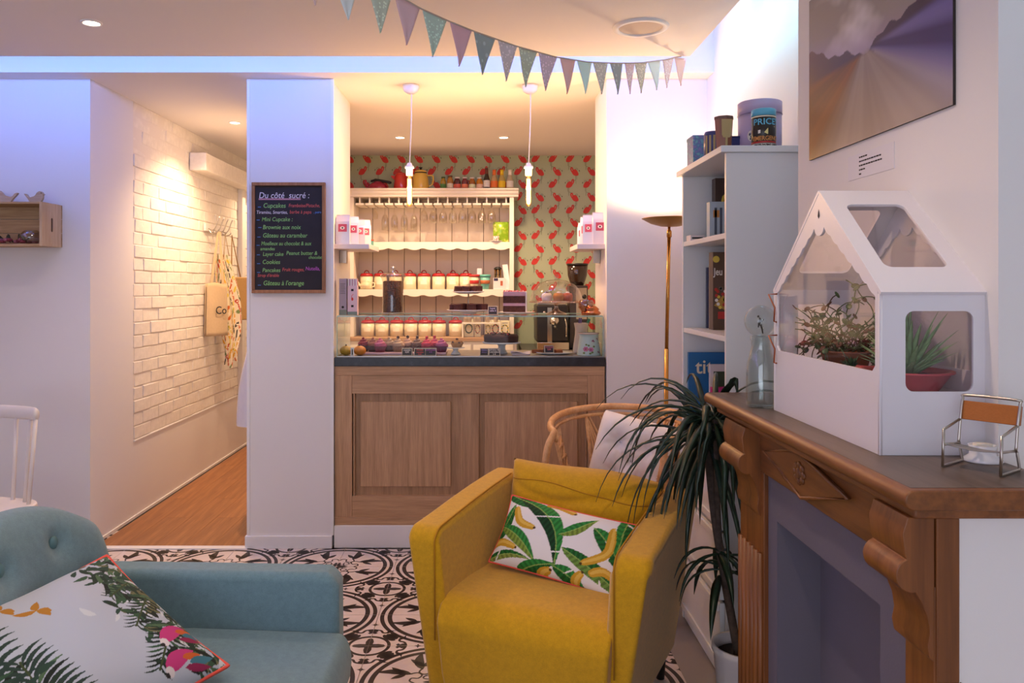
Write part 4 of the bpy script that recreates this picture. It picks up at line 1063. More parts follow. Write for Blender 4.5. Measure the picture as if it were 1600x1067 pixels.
# ---- brass floor lamp
brass = pm('polished_brass', '#b98a48', .25, 1)
LX, LY = X(1039, 4.14), 4.14
FL = T('floor_lamp', 'brass uplighter floor lamp with shallow dish shade', 'lamp', (LX, LY, 0))
M().lathe([(.0001, 0), (.125, 0), (.13, .008), (.125, .018), (.03, .028), (.0001, .03)], 36).build('base', brass, FL)
zl = Z(357, LY)
M().tube([(0, 0, .02), (.008, 0, Z(545, LY))], .0115, 14).build('lower_pole', brass, FL); M().tube([(.008, 0, Z(545, LY)-.01), (.022, 0, zl-.02)], .0095, 14).build('upper_pole', brass, FL)
M().lathe([(.0001, 0), (.013, .0), (.013, .03), (.007, .04), (.007, .06)], 16, (.022, 0, zl-.045)).build('neck', brass, FL)
M().lathe([(.004, .012), (.05, .016), (.10, .030), (.145, .055), (.147, .057), (.144, .058), (.10, .034), (.05, .020), (.004, .016)], 40, (.028, 0, zl-.004), cap=False).build('dish_shade', pm('brass_dish', '#b08a50', .45, 1), FL, (0, 0, 0))
M().lathe([(.0001, 0), (.02, .0), (.028, .02), (.02, .04), (.0001, .045)], 16, (.028, 0, zl+.02)).build('bulb', pm('warm_bulb', '#ffe0b0', .4, emis=12, emc='#ffcf90'), FL)
light('uplighter_lamp', 'SPOT', (.028, 0, zl+.075), 12, WARM2, (R(180), 0, 0), .05, spot=172, blend=.25).parent = FL
# ---- dracaena
PX_, PY_ = X(1163, 2.60), 2.60
DR = T('potted_dracaena', 'tall dracaena with arching dark leaves in a white pot beside the fireplace', 'plant', (PX_, PY_, 0))
wp_ = pm('white_ribbed_pot', '#d5d0d2', .45)
M().lathe([(.075, 0), (.098, .24), (.104, .25), (.104, .27), (.095, .27), (.09, .24)], 32, cap=False).build('pot', wp_, DR); M().lathe([(.0001, .235), (.09, .235)], 24, cap=False).build('soil', soil, DR); M().lathe([(.0001, .001), (.075, .001)], 24, cap=False).build('pot_base', wp_, DR)
bark = pm('dracaena_bark', '#4d4038', .9, var=.3, vs=60, bump=.8, bs=90)
def wp3(px, py, Y): return Vector((X(px, Y)-PX_, Y-PY_, Z(py, Y)))
st = [Vector((-.02, 0, .235)), wp3(1130, 890, 2.62), wp3(1116, 800, 2.64), wp3(1108, 720, 2.66), wp3(1105, 668, 2.68)]
M().tube(crom([tuple(p) for p in st], 6), [.014]*25, 10).build('trunk', bark, DR)
st2 = [wp3(1124, 840, 2.63), wp3(1121, 780, 2.60), wp3(1119, 700, 2.58), wp3(1117, 655, 2.57)]
M().tube(crom([tuple(p) for p in st2], 6), [.009]*19, 8).build('stem', bark, DR)
dl = leafmat('dracaena_green', '#1d3426', .38); rs = random.Random(21)
def strap(p0, az, el, L, wd, droop, n_=10):
    d = Vector((math.cos(az)*math.cos(el), math.sin(az)*math.cos(el), math.sin(el))); side = Vector((-math.sin(az), math.cos(az), 0)); vs, fs = [], []
    p = Vector(p0); step = L/(n_-1)
    for k in range(n_):
        t = k/(n_-1); w_ = wd*.5*(min(1, .45+t*2.2))*(1-t**2.6)+.0004
        nrm = side.cross(d).normalized()
        vs += [p-side*w_+nrm*w_*.35, p, p+side*w_+nrm*w_*.35, p-nrm*.0012]
        d = (d+Vector((0, 0, -droop*(.25+t)))).normalized(); q = p+d*step
        wx, wy = q.x+PX_, q.y+PY_
        if wx > BX-.02 and wy > BY0-.02: q.x = BX-.02-PX_ if p.x+PX_ < BX else q.x; q.y = min(q.y, BY0-.02-PY_) if p.y+PY_ < BY0 else q.y
        if wy < 2.42 and wx > .64: q.y = 2.42-PY_
        p = q
    for k in range(n_-1):
        for j in range(4): fs.append((k*4+j, k*4+(j+1) % 4, k*4+4+(j+1) % 4, k*4+4+j))
    return M().add(vs, fs, 0, True)
for base, n_, lo, hi, L0 in ((st[-1], 66, -.6, 1.0, .45), (st2[-1], 42, -.4, 1.2, .42), (wp3(1124, 870, 2.62), 14, -.2, .8, .24)):
    for k in range(n_):
        az = k*2.39996+rs.uniform(-.2, .2); el = lo+(hi-lo)*rs.random()**.9; L = L0*rs.uniform(.75, 1.12)
        if math.cos(az) > .5: L *= .8
        strap(base+Vector((0, 0, rs.uniform(-.07, .03))), az, el, L, rs.uniform(.021, .031), rs.uniform(.22, .55)).build('leaf', dl, DR)
# ---- bunting
def bY(px): return .9625*2.872/(.964-(px-760)/1244)
sp_ = [(440, -95), (500, -62), (570, -28), (634, 0), (657, 13.5), (701, 33), (738, 48), (806, 72), (868, 89), (918, 97), (965, 99), (1004, 98), (1042, 93), (1066, 87)]
def sy(px): return float(np.interp(px, [p[0] for p in sp_], [p[1] for p in sp_]))
def bp3(px): Y = bY(px); return Vector((X(px, Y), Y, min(Z(sy(px), Y), ZP-.003)))
BN = T('bunting', 'fabric pennant bunting strung below the ceiling panel', 'bunting', tuple(bp3(1066)))
o0 = bp3(1066)
M().tube([tuple(bp3(px)-o0) for px in range(440, 1067, 6)], .003, 6).build('ribbon', pm('bunting_ribbon', '#c3b3a6', .8), BN)
cl = ['#bfdcd6', '#8fa68c', '#b98a94', '#7fa894', '#b8788a', '#45696a', '#a99aa0', '#8c9c7c', '#a888a0', '#c98a86', '#a3c9c2', '#a09a8c', '#56605e', '#c49aa0', '#a89c7c', '#bccfcb', '#c9a8a8', '#d09a88']
pat = [0, 1, 0, 1, 0, 2, 1, 1, 1, 0, 0, 1, 2, 1, 1, 0, 1, 0]
xs = [537, 593, 636, 679, 720, 757, 793, 825, 856, 887, 913, 938, 963, 984, 1001, 1022, 1044, 1063]
xs = [490]+xs; cl = ['#c9a8a8']+cl; pat = [0]+pat
for k, px in enumerate(xs):
    hw = (xs[k+1]-px if k < len(xs)-1 else 20)/2*.93
    a, b = bp3(px-hw), bp3(px+hw); mid = (a+b)/2
    dn = Vector((rs.uniform(-.012, .012), rs.uniform(-.012, .012), -.145 if px < 900 else -.137))
    c_ = tuple(min(.9, .95*x+.30) for x in lin(cl[k])); nm = 'pennant_cloth_%d' % k
    t_ = NT(nm); bb = t_.bsdf(c_, .9, 0, .2)
    if pat[k]:
        tcn = t_.n('ShaderNodeTexCoord'); vo = t_.n('ShaderNodeTexVoronoi'); vo.inputs['Scale'].default_value = 85 if pat[k] == 1 else 45; t_.l(tcn.outputs['Object'], vo.inputs[0])
        t_.l(t_.ramp(vo.outputs['Distance'], [(.28, tuple(min(1, x*1.35+.03) for x in c_)), (.36, c_)]), bb.inputs[0])
    nn = 9
    def pf(u, v, a=a, b=b, dn=dn, w_=rs.uniform(-.008, .008)):
        p = a+(b-a)*u; tip = mid+dn; q = p+(tip-p)*v*.985; nrm = Vector((.7, -.7, 0)); return tuple(q+nrm*(w_*math.sin(v*PI)+.003*math.sin(u*7))*v-o0)
    M().grid(pf, nn, nn).build('pennant', t_.m, BN, solid=.0012)
# ================================================================ counter and niche
oak_v = wood('counter_oak_upright', '#c39a74', '#a07a58', (1, 1, .04), 55, .5, .12)
oak_h = wood('counter_oak_level', '#c39a74', '#a07a58', (.04, 1, 1), 55, .5, .12)
CY0 = 4.40; CX0, CX1 = -.838, .654; ZC = Z(558, CY0); ZB = Z(572, CY0)
CT = T('bar_counter', 'oak panelled service counter on a white plinth', 'counter', (0, CY0, 0))
def cb_(name, x0, x1, y0, y1, z0, z1, mt, bevel=.0015): return M().box(x0, x1, y0, y1, z0, z1).build(name, mt, CT, bevel=bevel)
def cz(py): return Z(py, CY0)
def cx(px): return X(px, CY0)
cb_('body', CX0, CX1, .03, .47, .12, ZB, oak_v); cb_('plinth', CX0, CX1, -.02, .46, 0, cz(820), trimw)
cb_('top_rail', CX0, CX1, -.004, .03, cz(586), ZB, oak_h); cb_('stile', CX0, cx(550), -.002, .03, cz(808), cz(586), oak_v); cb_('stile', cx(918), CX1, -.002, .03, cz(808), cz(586), oak_v)
cb_('top_board', cx(550), cx(918), .0, .03, cz(615), cz(586), oak_h); cb_('bottom_board', cx(550), cx(918), .0, .03, cz(808), cz(775), oak_h)
cb_('skirting_board', CX0, CX1, -.006, .03, cz(820), cz(808), oak_h)
cb_('mullion', cx(723), cx(746), .006, .03, cz(775), cz(615), oak_v)
for a, b in ((552, 723), (746, 917)):
    cb_('panel_bead', cx(a), cx(a)+.008, .004, .03, cz(775), cz(615), oak_v); cb_('panel_bead', cx(b)-.008, cx(b), .004, .03, cz(775), cz(615), oak_v)
    cb_('raised_panel', cx(a+11), cx(b-19 if a < 600 else b-14), .010, .03, cz(761), cz(628), oak_v, .003)
slabm = NT('dark_slate_top'); sb = slabm.bsdf((.03, .03, .035), .3); slabm.l(slabm.ramp(slabm.noise(28, 6, .7), [(.35, lin('#1c1b1f')), (.6, lin('#2e2c33')), (.8, lin('#4a4850'))]), sb.inputs[0])
tag(M().box(CX0-.002, CX1+.002, CY0-.012, CY0+.50, ZB, ZC).build('counter_slab', slabm.m, bevel=.003), 'dark mottled stone slab topping the oak counter', 'worktop')
# glass display case
gl = glass('case_glass', '#f2f8f5', .01, base=.012, gloss=.8); ge = glass('case_glass_edge', '#9fc4b8', .1, .25)
GX0, GX1, GY0, GY1 = X(527, 4.42), X(942, 4.42), 4.42, 4.85; ZT = Z(493, 4.42)
DC = T('display_case', 'long low glass cake display case on the counter', 'display case', (0, GY0, ZC))
hg = ZT-ZC
def gp(name, x0, x1, y0, y1, z0, z1, mt=gl): return M().box(x0, x1, y0, y1, z0, z1).build(name, mt, DC)
def gq(name, pts): return M().add(pts, [(0, 1, 2, 3)]).build(name, gl, DC)
gq('front_pane', [(GX0, 0, 0), (GX1, 0, 0), (GX1, 0, hg-.006), (GX0, 0, hg-.006)])
gq('top_pane', [(GX0, -.004, hg-.001), (GX1, -.004, hg-.001), (GX1, GY1-GY0, hg-.001), (GX0, GY1-GY0, hg-.001)])
for x in (GX0, GX1): gq('end_pane', [(x, .001, 0), (x, GY1-GY0, 0), (x, GY1-GY0, hg-.006), (x, .001, hg-.006)])
edg = pm('green_glass_edge', '#9dbdb0', .2)
for nm, a in (('top_edge', (GX0, GX1, -.0075, -.0042, hg-.007, hg)), ('top_edge', (GX0, GX1, GY1-GY0, GY1-GY0+.004, hg-.007, hg)), ('corner_edge', (GX0-.003, GX0+.002, -.003, -.0005, 0, hg-.007)), ('corner_edge', (GX1-.002, GX1+.003, -.003, -.0005, 0, hg-.007)), ('bottom_track', (GX0, GX1, -.005, -.001, 0, .004))): gp(nm, *a, mt=edg if 'track' not in nm else pm('steel_track', '#a8a2a0', .3, 1))
# ---- pendants
bulbm = pm('filament_bulb_glow', '#ffcf80', .3, emis=15, emc='#ffb868'); wpl = pm('white_plastic', '#e8e2dc', .4)
bglass = glass('amber_bulb_glass', '#ffd9a0', .05, .04)
for k, px in enumerate((642, 828)):
    Y = 4.52; t = T('pendant_light', 'white cord pendant with glowing tubular bulb over the ' + ('bean jar end of the counter' if k == 0 else 'glass cake dome'), 'pendant light', (X(px, Y), Y, ZS))
    mb = M(); mb.lathe([(.0001, -.052), (.02, -.050), (.040, -.035), (.047, -.012), (.047, 0)], 24); mb.build('ceiling_rose', wpl, t)
    zb_ = Z(262, Y)-ZS; dx = -.008
    M().tube([(.004, 0, -.05), (.003, 0, -.2), (dx, 0, zb_)], .0032, 8).build('cord', wpl, t)
    M().lathe([(.0001, .03), (.012, .026), (.017, .012), (.026, .008), (.026, -.004), (.019, -.006), (.018, -.045), (.0001, -.046)], 20, (dx, 0, zb_)).build('lamp_holder', wpl, t)
    L = Z(323, Y)-ZS
    M().lathe([(.013, zb_-.046), (.0155, zb_-.06), (.0155, L+.012), (.009, L+.003), (.0001, L)], 18, (dx, 0, 0)).build('bulb', bglass, t)
    M().lathe([(.0001, zb_-.062), (.0105, zb_-.064), (.0125, L+.04), (.0105, L+.018), (.0001, L+.010)], 12, (dx, 0, 0)).build('filament', bulbm, t)
    light('pendant_glow', 'POINT', (dx, 0, (zb_+L)/2), 16, WARM, size=.03).parent = t
# ---- side shelves with coffee bags
silver = pm('silver_foil', '#c6c3d0', .35, .35); wfoil = pm('white_foil', '#ddd8e2', .4, .1); pinkl = pm('pink_label', '#c8506a', .6)
def bag(t, w_, d_, h_, mt):
    mb = M()
    def fn(a, b):
        u = (a*4) % 4; k = int(u); f = u-k
        c = [(-1, -1), (1, -1), (1, 1), (-1, 1), (-1, -1)]
        x = c[k][0]+(c[k+1][0]-c[k][0])*f; y = c[k][1]+(c[k+1][1]-c[k][1])*f
        if k in (1, 3): x *= 1-.18*math.sin(PI*f)
        tz = max(0, (b-.72)/.28); yy = y*(1-tz*.93)*(1+.08*math.sin(PI*min(b, .7)/.7)); return (x*w_/2*(1-.04*tz), yy*d_/2, b*h_)
    mb.grid(fn, 24, 10, cu=True, smooth=False); mb.add([(-w_/2, -d_/2, .0005), (w_/2, -d_/2, .0005), (w_/2, d_/2, .0005), (-w_/2, d_/2, .0005)], [(0, 1, 2, 3)])
    mb.build('bag', mt, t)
    M().box(-w_/2*.97, w_/2*.97, -.004, .004, h_-.012, h_+.002).build('folded_top', mt, t)
    M().box(-w_*.30, w_*.32, -d_/2*1.1, -d_/2*1.08, h_*.42, h_*.68).build('label', pinkl, t)
    P_ = ellpoly((0, h_*.55), w_*.17, h_*.055, 0, 14); mb = M(); mb.add([(u, -d_/2*1.11, v) for u, v in P_], [tuple(range(14))]); mb.build('printed_eye', pm('white_print', '#e8e2da', .5), t)
    P_ = ellpoly((0, h_*.55), w_*.06, h_*.03, 0, 10); mb = M(); mb.add([(u, -d_/2*1.12, v) for u, v in P_], [tuple(range(10))]); mb.build('printed_pupil', pm('black_ink', '#2b2729', .8), t)
    for z in (.33, .27, .22): M().box(-w_*.22, w_*.22, -d_/2*1.06, -d_/2*1.05, h_*z, h_*z+.0035).build('printed_line', pm('grey_print', '#77737c', .7), t)
ZSH = Z(381, 4.45)
shw = pm('shelf_white', '#e2d6d4', .45)
for nm, x0, x1 in (('left', -.852, -.655), ('right', .508, .662)):
    t = T('wall_shelf', 'short white shelf of coffee bags on the %s side of the counter opening' % ('chalkboard' if nm == 'left' else 'lamp'), 'shelf', (x0, 4.45, ZSH-.028))
    M().box(0, x1-x0, 0, .40, 0, .028).build('board', shw, t, bevel=.002)
    xw = .002 if nm == 'left' else x1-x0-.042
    M().box(xw, xw+.04, .16, .20, -.075, 0).build('bracket', stl, t, bevel=.002)
bags = [(535, 4.475, .078, .165, silver, 0), (551, 4.53, .060, .16, wfoil, 8), (560, 4.60, .06, .15, silver, 14), (569, 4.70, .062, .155, wfoil, 20),
        (937.5, 4.485, .078, .18, wfoil, 0), (920, 4.53, .062, .17, silver, -6), (914.5, 4.62, .05, .165, wfoil, -12), (911, 4.72, .05, .14, wfoil, -20)]
blab = ['silver coffee bag with pink label at the shelf edge beside the chalkboard pillar', 'white coffee bag half hidden behind the silver bag', 'silver coffee bag third along the chalkboard side shelf', 'white coffee bag at the far end of the chalkboard side shelf',
        'white coffee bag with pink label at the shelf edge beside the lamp', 'silver coffee bag beside the front white bag on the lamp side shelf', 'narrow white coffee bag third along the lamp side shelf', 'narrow white coffee bag at the far end of the lamp side shelf']
for (px, Y, w_, h_, m_, rz), lb in zip(bags, blab):
    t = T('coffee_bag', lb, 'coffee bag', (X(px, Y), Y+.03, ZSH+.0005), R(rz), 'coffee bags on the side shelves'); bag(t, w_, .055, h_, m_)
t = T('small_box', 'small teal and red box at the end of the chalkboard side shelf', 'box', (X(578, 4.80), 4.81, ZSH+.0005), R(10)); M().box(-.02, .02, -.02, .02, 0, .035).build('body', pm('teal_card', '#5a9a94', .5), t); M().box(-.021, .021, -.021, .021, .035, .045).build('lid', pm('rust_card', '#a8583c', .5), t)
# ---- hutch dresser on the back wall
HY = 6.65; hz = lambda py: Z(py, HY); hx = lambda px: X(px, HY)
hw = pm('dresser_cream_paint', '#e6dcd0', .5); hb = pm('dresser_back_boards', '#d6c9bd', .6)
HU = T('dresser', 'cream painted dresser with scalloped shelves and glass rack on the wallpapered wall', 'dresser', (0, HY, 0))
HD = YB-HY-.010
def hp(name, x0, x1, y0, y1, z0, z1, mt=hw, bevel=.0015): return M().box(x0, x1, y0, y1, z0, z1).build(name, mt, HU, bevel=bevel)
hL, hR = hx(547)-.02, hx(803)
ZW = hz(526)
hp('upright', hL, hL+.05, 0, HD-.02, ZW, hz(308)); hp('upright', hR-.036, hR, 0, HD-.02, ZW, hz(308))
x = hL+.03; bwid = .138
while x < hR-.03:
    x1 = min(x+bwid, hR-.01); hp('back_board', x+.0022, x1-.0022, HD-.014, HD-.002, ZW, hz(308), hb, .002); x = x1
hp('back_liner', hL+.02, hR-.02, HD-.002, HD, ZW, hz(308), pm('dark_joint', '#7a6a5e', .8))
pr = [(0, 0), (-.012, .004), (-.014, .018), (-.026, .03), (-.03, .05), (-.045, .058), (-.045, .07), (HD, .07), (HD, 0)]
M().prism(pr, lambda y, z, a: (a, y, z+hz(308)), hL-.03, hx(810)).build('crown_moulding', hw, HU)
for k in range(16):
    px = 561.5+k*15.3; xx = hx(px); mb = M(); mb.box(xx-.006, xx+.006, .02, HD-.03, hz(317)-.0, hz(308)); mb.build('rack_web', hw, HU); M().box(xx-.034, xx+.034, .012, HD-.03, hz(320), hz(317)).build('rack_rail', hw, HU)
def scallop(zt, zb_):
    hp('shelf', hL+.05, hR-.036, .015, HD-.014, zt-.018, zt)
    L, R_ = hL+.05, hR-.036; n_ = 9; pts = [(L, zt), (R_, zt)]; w_ = (R_-L)/n_
    for k in range(n_):
        xr = R_-k*w_
        for t_ in np.linspace(0, 1, 12, endpoint=False):
            d = math.sin(PI*t_); pts.append((xr-t_*w_, zb_+.022-.022*d**.7-(.008 if t_ < .06 else 0)))
    pts.append((L, zb_+.014))
    M().prism(pts, lambda x_, z_, a: (x_, a, z_), 0, .014).build('scalloped_apron', hw, HU)
scallop(hz(378), hz(390.5)); scallop(hz(452), hz(463.5))
# base cabinet under the dresser
BC = T('base_cabinet', 'cream base cabinet carrying the dresser', 'cabinet', (0, HY-.12, 0))
M().box(hL-.02, hR+.02, .02, YB-HY+.105, 0, ZW-.03).build('body', hw, BC); M().box(hL-.03, hR+.03, 0, YB-HY+.105, ZW-.03, ZW-.001).build('worktop', oak_h, BC, bevel=.003)
for k in range(4):
    w_ = (hR-hL)/4; d = M().box(hL+k*w_+.01, hL+(k+1)*w_-.01, .004, .02, .10, ZW-.06).build('door', hw, BC, bevel=.002); mb = M(); mb.ell((hL+(k+.85)*w_, -.004, .8), .012, 10, 6); mb.build('knob', stl, d)
# enamel canisters
cream = pm('cream_enamel', '#e2d5b8', .3); redl = pm('red_enamel', '#a02028', .25)
words = ['THE', 'SUCRE', 'CAFE', 'RIZ', 'FARINE', 'SEL', 'PATES', 'EPICES']
def canister(px, Y, z, r, h, word, label):
    t = T('canister', label, 'canister', (X(px, Y), Y, z), 0, 'cream canisters with red lids')
    M().lathe([(.0001, 0), (r, 0), (r, h), (.0001, h)], 28).build('body', cream, t)
    ld = M().lathe([(r+.002, h-.002), (r+.002, h+.010), (r*.85, h+.022), (.0001, h+.026)], 28).build('lid', redl, t)
    M().tube([(r*.38*math.cos(R(a)), 0, h+.022+.026*math.sin(R(a))) for a in range(0, 181, 20)], .0042, 6).build('handle', redl, ld)
    mb = M(); n_ = 6
    for q in range(n_):
        a0, a1 = -.5+q/n_, -.5+(q+1)/n_; mb.add([((r+.0006)*math.sin(a), -(r+.0006)*math.cos(a), zz) for a, zz in ((a0, h*.38), (a1, h*.38), (a1, h*.66), (a0, h*.66))], [(0, 1, 2, 3)])
    mb.build('label', pm('cream_label', '#efe8d4', .6), t)
    return t
z2 = hz(452)+.0005
for k, px in enumerate((573, 594.5, 618, 640.5, 662.5, 685.4, 707.6, 728)):
    canister(px, 6.81, z2, .0545, .112, words[k], 'cream canister with red lid on the dresser shelf, number %s from the teapot' % ('one two three four five six seven eight'.split()[k]))
for k, px in enumerate((575, 597, 620, 642, 664, 686, 712)):
    canister(px, 6.72, ZW+.0005, .057, .112, words[k], 'cream canister with red lid on the base cabinet, number %s from the niche wall' % ('one two three four five six seven'.split()[k]))
# things on the middle shelf
def pot_handle(t, pts, r, mt, name='handle'): M().tube(crom(pts, 5), r, 8).build(name, mt, t)
t = T('teapot', 'small cream speckled teapot before the canisters', 'teapot', (hx(571), 6.70, z2), 0)
sp = NT('cream_speckle'); s_ = sp.bsdf((.8, .7, .5), .3); sp.l(sp.ramp(sp.noise(260, 1), [(.58, lin('#e4d6b4')), (.66, lin('#a58a5a'))]), s_.inputs[0])
M().lathe([(.0001, 0), (.03, 0), (.047, .022), (.048, .038), (.036, .058), (.02, .066), (.0001, .068)], 24).build('body', sp.m, t); mb = M(); mb.lathe([(.022, .064), (.012, .074), (.006, .078), (.009, .086), (.0001, .09)], 14); mb.build('lid', cream, t)
M().tube(crom([(-.04, 0, .028), (-.06, 0, .04), (-.068, 0, .062)], 4), [.011]*4+[.008]*4+[.006], 8).build('spout', cream, t); pot_handle(t, [(.042, 0, .05), (.066, 0, .052), (.066, 0, .026), (.044, 0, .018)], .005, cream)
def cup(px, Y, z, r0, r1, h, label, name, m1, m2, m3):
    t = T(name, label, 'travel mug', (X(px, Y), Y, z)); M().lathe([(.0001, 0), (r0, 0), (r0*.5+r1*.5, h*.5), (r1, h), (.0001, h)], 24).build('cup', m1, t); M().lathe([(r1+.003, h-.004), (r1+.003, h+.012), (r1*.8, h+.016), (.0001, h+.016)], 24).build('lid', m2, t)
    M().lathe([((r0+r1)/2+.001, h*.42), ((r0+r1)/2+.004, h*.45), ((r0*.35+r1*.65)+.003, h*.68), ((r0*.35+r1*.65)+.001, h*.70)], 24, cap=False).build('grip_band', m3, t)
cup(741, 6.69, z2, .028, .042, .108, 'red and cream travel mug on the dresser shelf', 'travel_mug', cream, pm('red_silicone', '#b02a2c', .5), pm('red_silicone', '#b02a2c', .5))
cup(758, 6.69, z2, .03, .044, .108, 'turquoise travel mug with orange spots on the dresser shelf', 'travel_mug', pm('turquoise_enamel', '#6fb9ae', .35), pm('turquoise_lid', '#5aa89c', .4), pm('orange_silicone', '#a8613c', .5))
t = T('price_card', 'small white card standing on the turquoise mug', 'card', (hx(749), 6.70, z2+.125), R(10)); M().box(-.02, .02, -.001, .001, 0, .05).build('card', wfoil, t)
t = T('coffee_press_box', 'white box printed with a coffee press', 'box', (hx(780), 6.70, z2)); M().box(-.05, .05, -.04, .04, 0, .095).build('carton', pm('white_card', '#dcd4d6', .6), t); M().box(.01, .03, -.0408, -.0402, .03, .07).build('printed_press', pm('rust_card', '#a8583c', .5), t); M().box(-.045, -.01, -.0408, -.0402, .07, .092).build('printed_badge', pm('navy_cover', '#23264a', .5), t)
t = T('coffee_press', 'small coffee press with black rim on its white box', 'coffee press', (hx(778), 6.70, z2+.0955)); M().lathe([(.0001, 0), (.027, 0), (.03, .075), (.0001, .075)], 20).build('beaker', glass('smoky_glass', '#8a6a4a', .05, .1), t); M().lathe([(.034, .07), (.034, .08), (.02, .092), (.0001, .093)], 20).build('lid', pm('black_plastic', '#161514', .4), t)
for q in range(3): M().box(-.003, .003, -.032, -.029, .0, .072).build('frame_bar', brass, t, (0, 0, 0), (0, 0, R(-50+q*50)))
t = T('price_list', 'narrow white price list leaning on the dresser upright', 'paper', (hx(794), 6.70, z2), 0); M().box(-.022, .022, -.002, .002, 0, .21).build('sheet', pm('white_paper', '#e4e0e4', .7), t, (0, 0, 0), (R(-4), R(-7), 0))
z1 = hz(378)+.0005
t = T('crisp_bag', 'green crisp bag on the upper dresser shelf', 'crisp bag', (hx(783), 6.76, z1), R(3)); 
mb = M(); mb.grid(lambda a, b: (-.066+.132*a, -.032*math.sin(PI*min(max(a, 0), 1))**.7*math.sin(PI*b)**.6, .175*b), 16, 16); mb.grid(lambda a, b: (-.066+.132*a, .028*math.sin(PI*min(max(a, 0), 1))**.7*math.sin(PI*b)**.6, .175*b), 16, 16)
gr = NT('green_crisp_foil'); s_ = gr.bsdf((.2, .4, .05), .3, .2); gr.l(gr.ramp(gr.noise(28, 2), [(.45, lin('#7fa820')), (.6, lin('#9cba3c')), (.68, lin('#d8d08a'))]), s_.inputs[0]); mb.build('bag', gr.m, t)
for z_ in (0, .168): M().box(-.067, .067, -.003, .003, z_, z_+.008).build('seal', pm('green_seal', '#6a9018', .4), t)
t = T('saucer', 'white saucer at the edge of the upper dresser shelf', 'saucer', (hx(775), 6.685, z1)); M().lathe([(.0001, 0), (.03, 0), (.055, .008), (.055, .010), (.03, .004), (.0001, .003)], 24).build('dish', pm('white_glaze', '#e6e2e4', .2), t)
t = T('patterned_cup', 'small cup with red and brown spots on the saucer', 'cup', (hx(775), 6.685, z1+.0045)); cpn = NT('spotted_glaze'); s_ = cpn.bsdf((.8, .8, .8), .3); cpn.l(cpn.ramp(cpn.noise(120, 1), [(.45, lin('#e8e0d8')), (.55, lin('#a83a34')), (.65, lin('#4a3428'))]), s_.inputs[0])
M().lathe([(.0001, 0), (.024, 0), (.028, .046), (.026, .046), (.022, .004), (.0001, .003)], 20).build('cup', cpn.m, t)
# top of dresser
zt_ = hz(308)+.0705
red = pm('red_enamel_bright', '#c0281f', .18, coat=.5); crim = pm('crimson_enamel', '#9c1a3a', .2, coat=.5); yelw = pm('yellow_enamel', '#dcb450', .2, coat=.5); blk = pm('black_plastic', '#161514', .4)
t = T('kettle', 'low crimson enamel kettle with black handle on the dresser', 'kettle', (hx(588), 6.74, zt_)); M().lathe([(.0001, 0), (.075, 0), (.085, .012), (.075, .04), (.05, .06), (.0001, .062)], 28, sx=1, sy=.8).build('body', crim, t)
M().tube(crom([(-.07, 0, .02), (-.095, 0, .045), (-.105, 0, .085)], 4), [.014]*4+[.01]*4+[.007], 10).build('spout', crim, t); M().lathe([(.045, .058), (.03, .07), (.0001, .072)], 20).build('lid', crim, t); M().tube([(-.06, 0, .075), (-.02, 0, .085), (.1, 0, .065), (.115, 0, .06)], [.008, .012, .012, .009], 10).build('handle', blk, t)
t = T('coffee_pot', 'bright red enamel coffee pot on the dresser', 'coffee pot', (hx(624.5), 6.74, zt_)); M().lathe([(.0001, 0), (.06, 0), (.062, .01), (.052, .12), (.05, .128), (.0001, .128)], 28).build('body', red, t); M().prism([(-.045, .122), (-.085, .120), (-.08, .108), (-.045, .075)], lambda x_, z_, a: (x_, a, z_), -.012, .012).build('spout', red, t, bevel=.004); M().lathe([(.05, .128), (.035, .143), (.012, .148), (.012, .156), (.0001, .158)], 20).build('lid', red, t); pot_handle(t, [(.05, 0, .115), (.085, 0, .11), (.085, 0, .05), (.058, 0, .035)], .007, red)
t = T('coffee_pot', 'tall yellow enamel coffee pot with dark banded lid', 'coffee pot', (hx(656), 6.73, zt_)); M().lathe([(.0001, 0), (.068, 0), (.07, .012), (.066, .09), (.052, .13), (.05, .14), (.0001, .14)], 28).build('body', yelw, t); M().lathe([(.052, .139), (.054, .143), (.052, .147)], 24, cap=False).build('band', blk, t); ld = M().lathe([(.052, .147), (.05, .158), (.03, .168), (.0001, .17)], 24).build('lid', yelw, t); M().lathe([(.006, .168), (.010, .18), (.018, .19), (.0001, .192)], 14).build('lid_knob', blk, ld); pot_handle(t, [(.055, 0, .12), (.105, 0, .115), (.10, 0, .05), (.068, 0, .03)], .007, yelw)
M().prism([(-.048, .13), (-.08, .128), (-.07, .11), (-.05, .08)], lambda x_, z_, a: (x_, a, z_), -.012, .012).build('spout', yelw, t, bevel=.004)
def bottle(px, h_, r, liq, cap, lab, label, slim=False):
    t = T('juice_bottle' if not slim else 'soda_bottle', label, 'bottle', (hx(px), 6.70, zt_), 0, 'bottles on the dresser')
    m_ = pm('drink_'+liq[1:], liq, .15, coat=.6)
    if slim: pr = [(.0001, 0), (r, 0), (r, h_*.45), (r*.55, h_*.68), (r*.40, h_*.8), (r*.40, h_*.93), (.0001, h_*.93)]
    else: pr = [(.0001, 0), (r, 0), (r, h_*.62), (r*.8, h_*.76), (r*.62, h_*.82), (r*.62, h_*.92), (.0001, h_*.92)]
    M().lathe(pr, 18).build('bottle_body', m_, t)
    rc = (r*.5 if slim else r*.72); M().lathe([(rc, h_*(.72 if slim and cap != '#1a1614' else .89)), (rc, h_), (.0001, h_)], 16).build('cap', pm('cap_'+cap[1:], cap, .4), t)
    M().lathe([(r+.0006, h_*.10), (r+.0006, h_*.42)], 18, cap=False).build('label', pm('label_'+lab[1:], lab, .6), t)
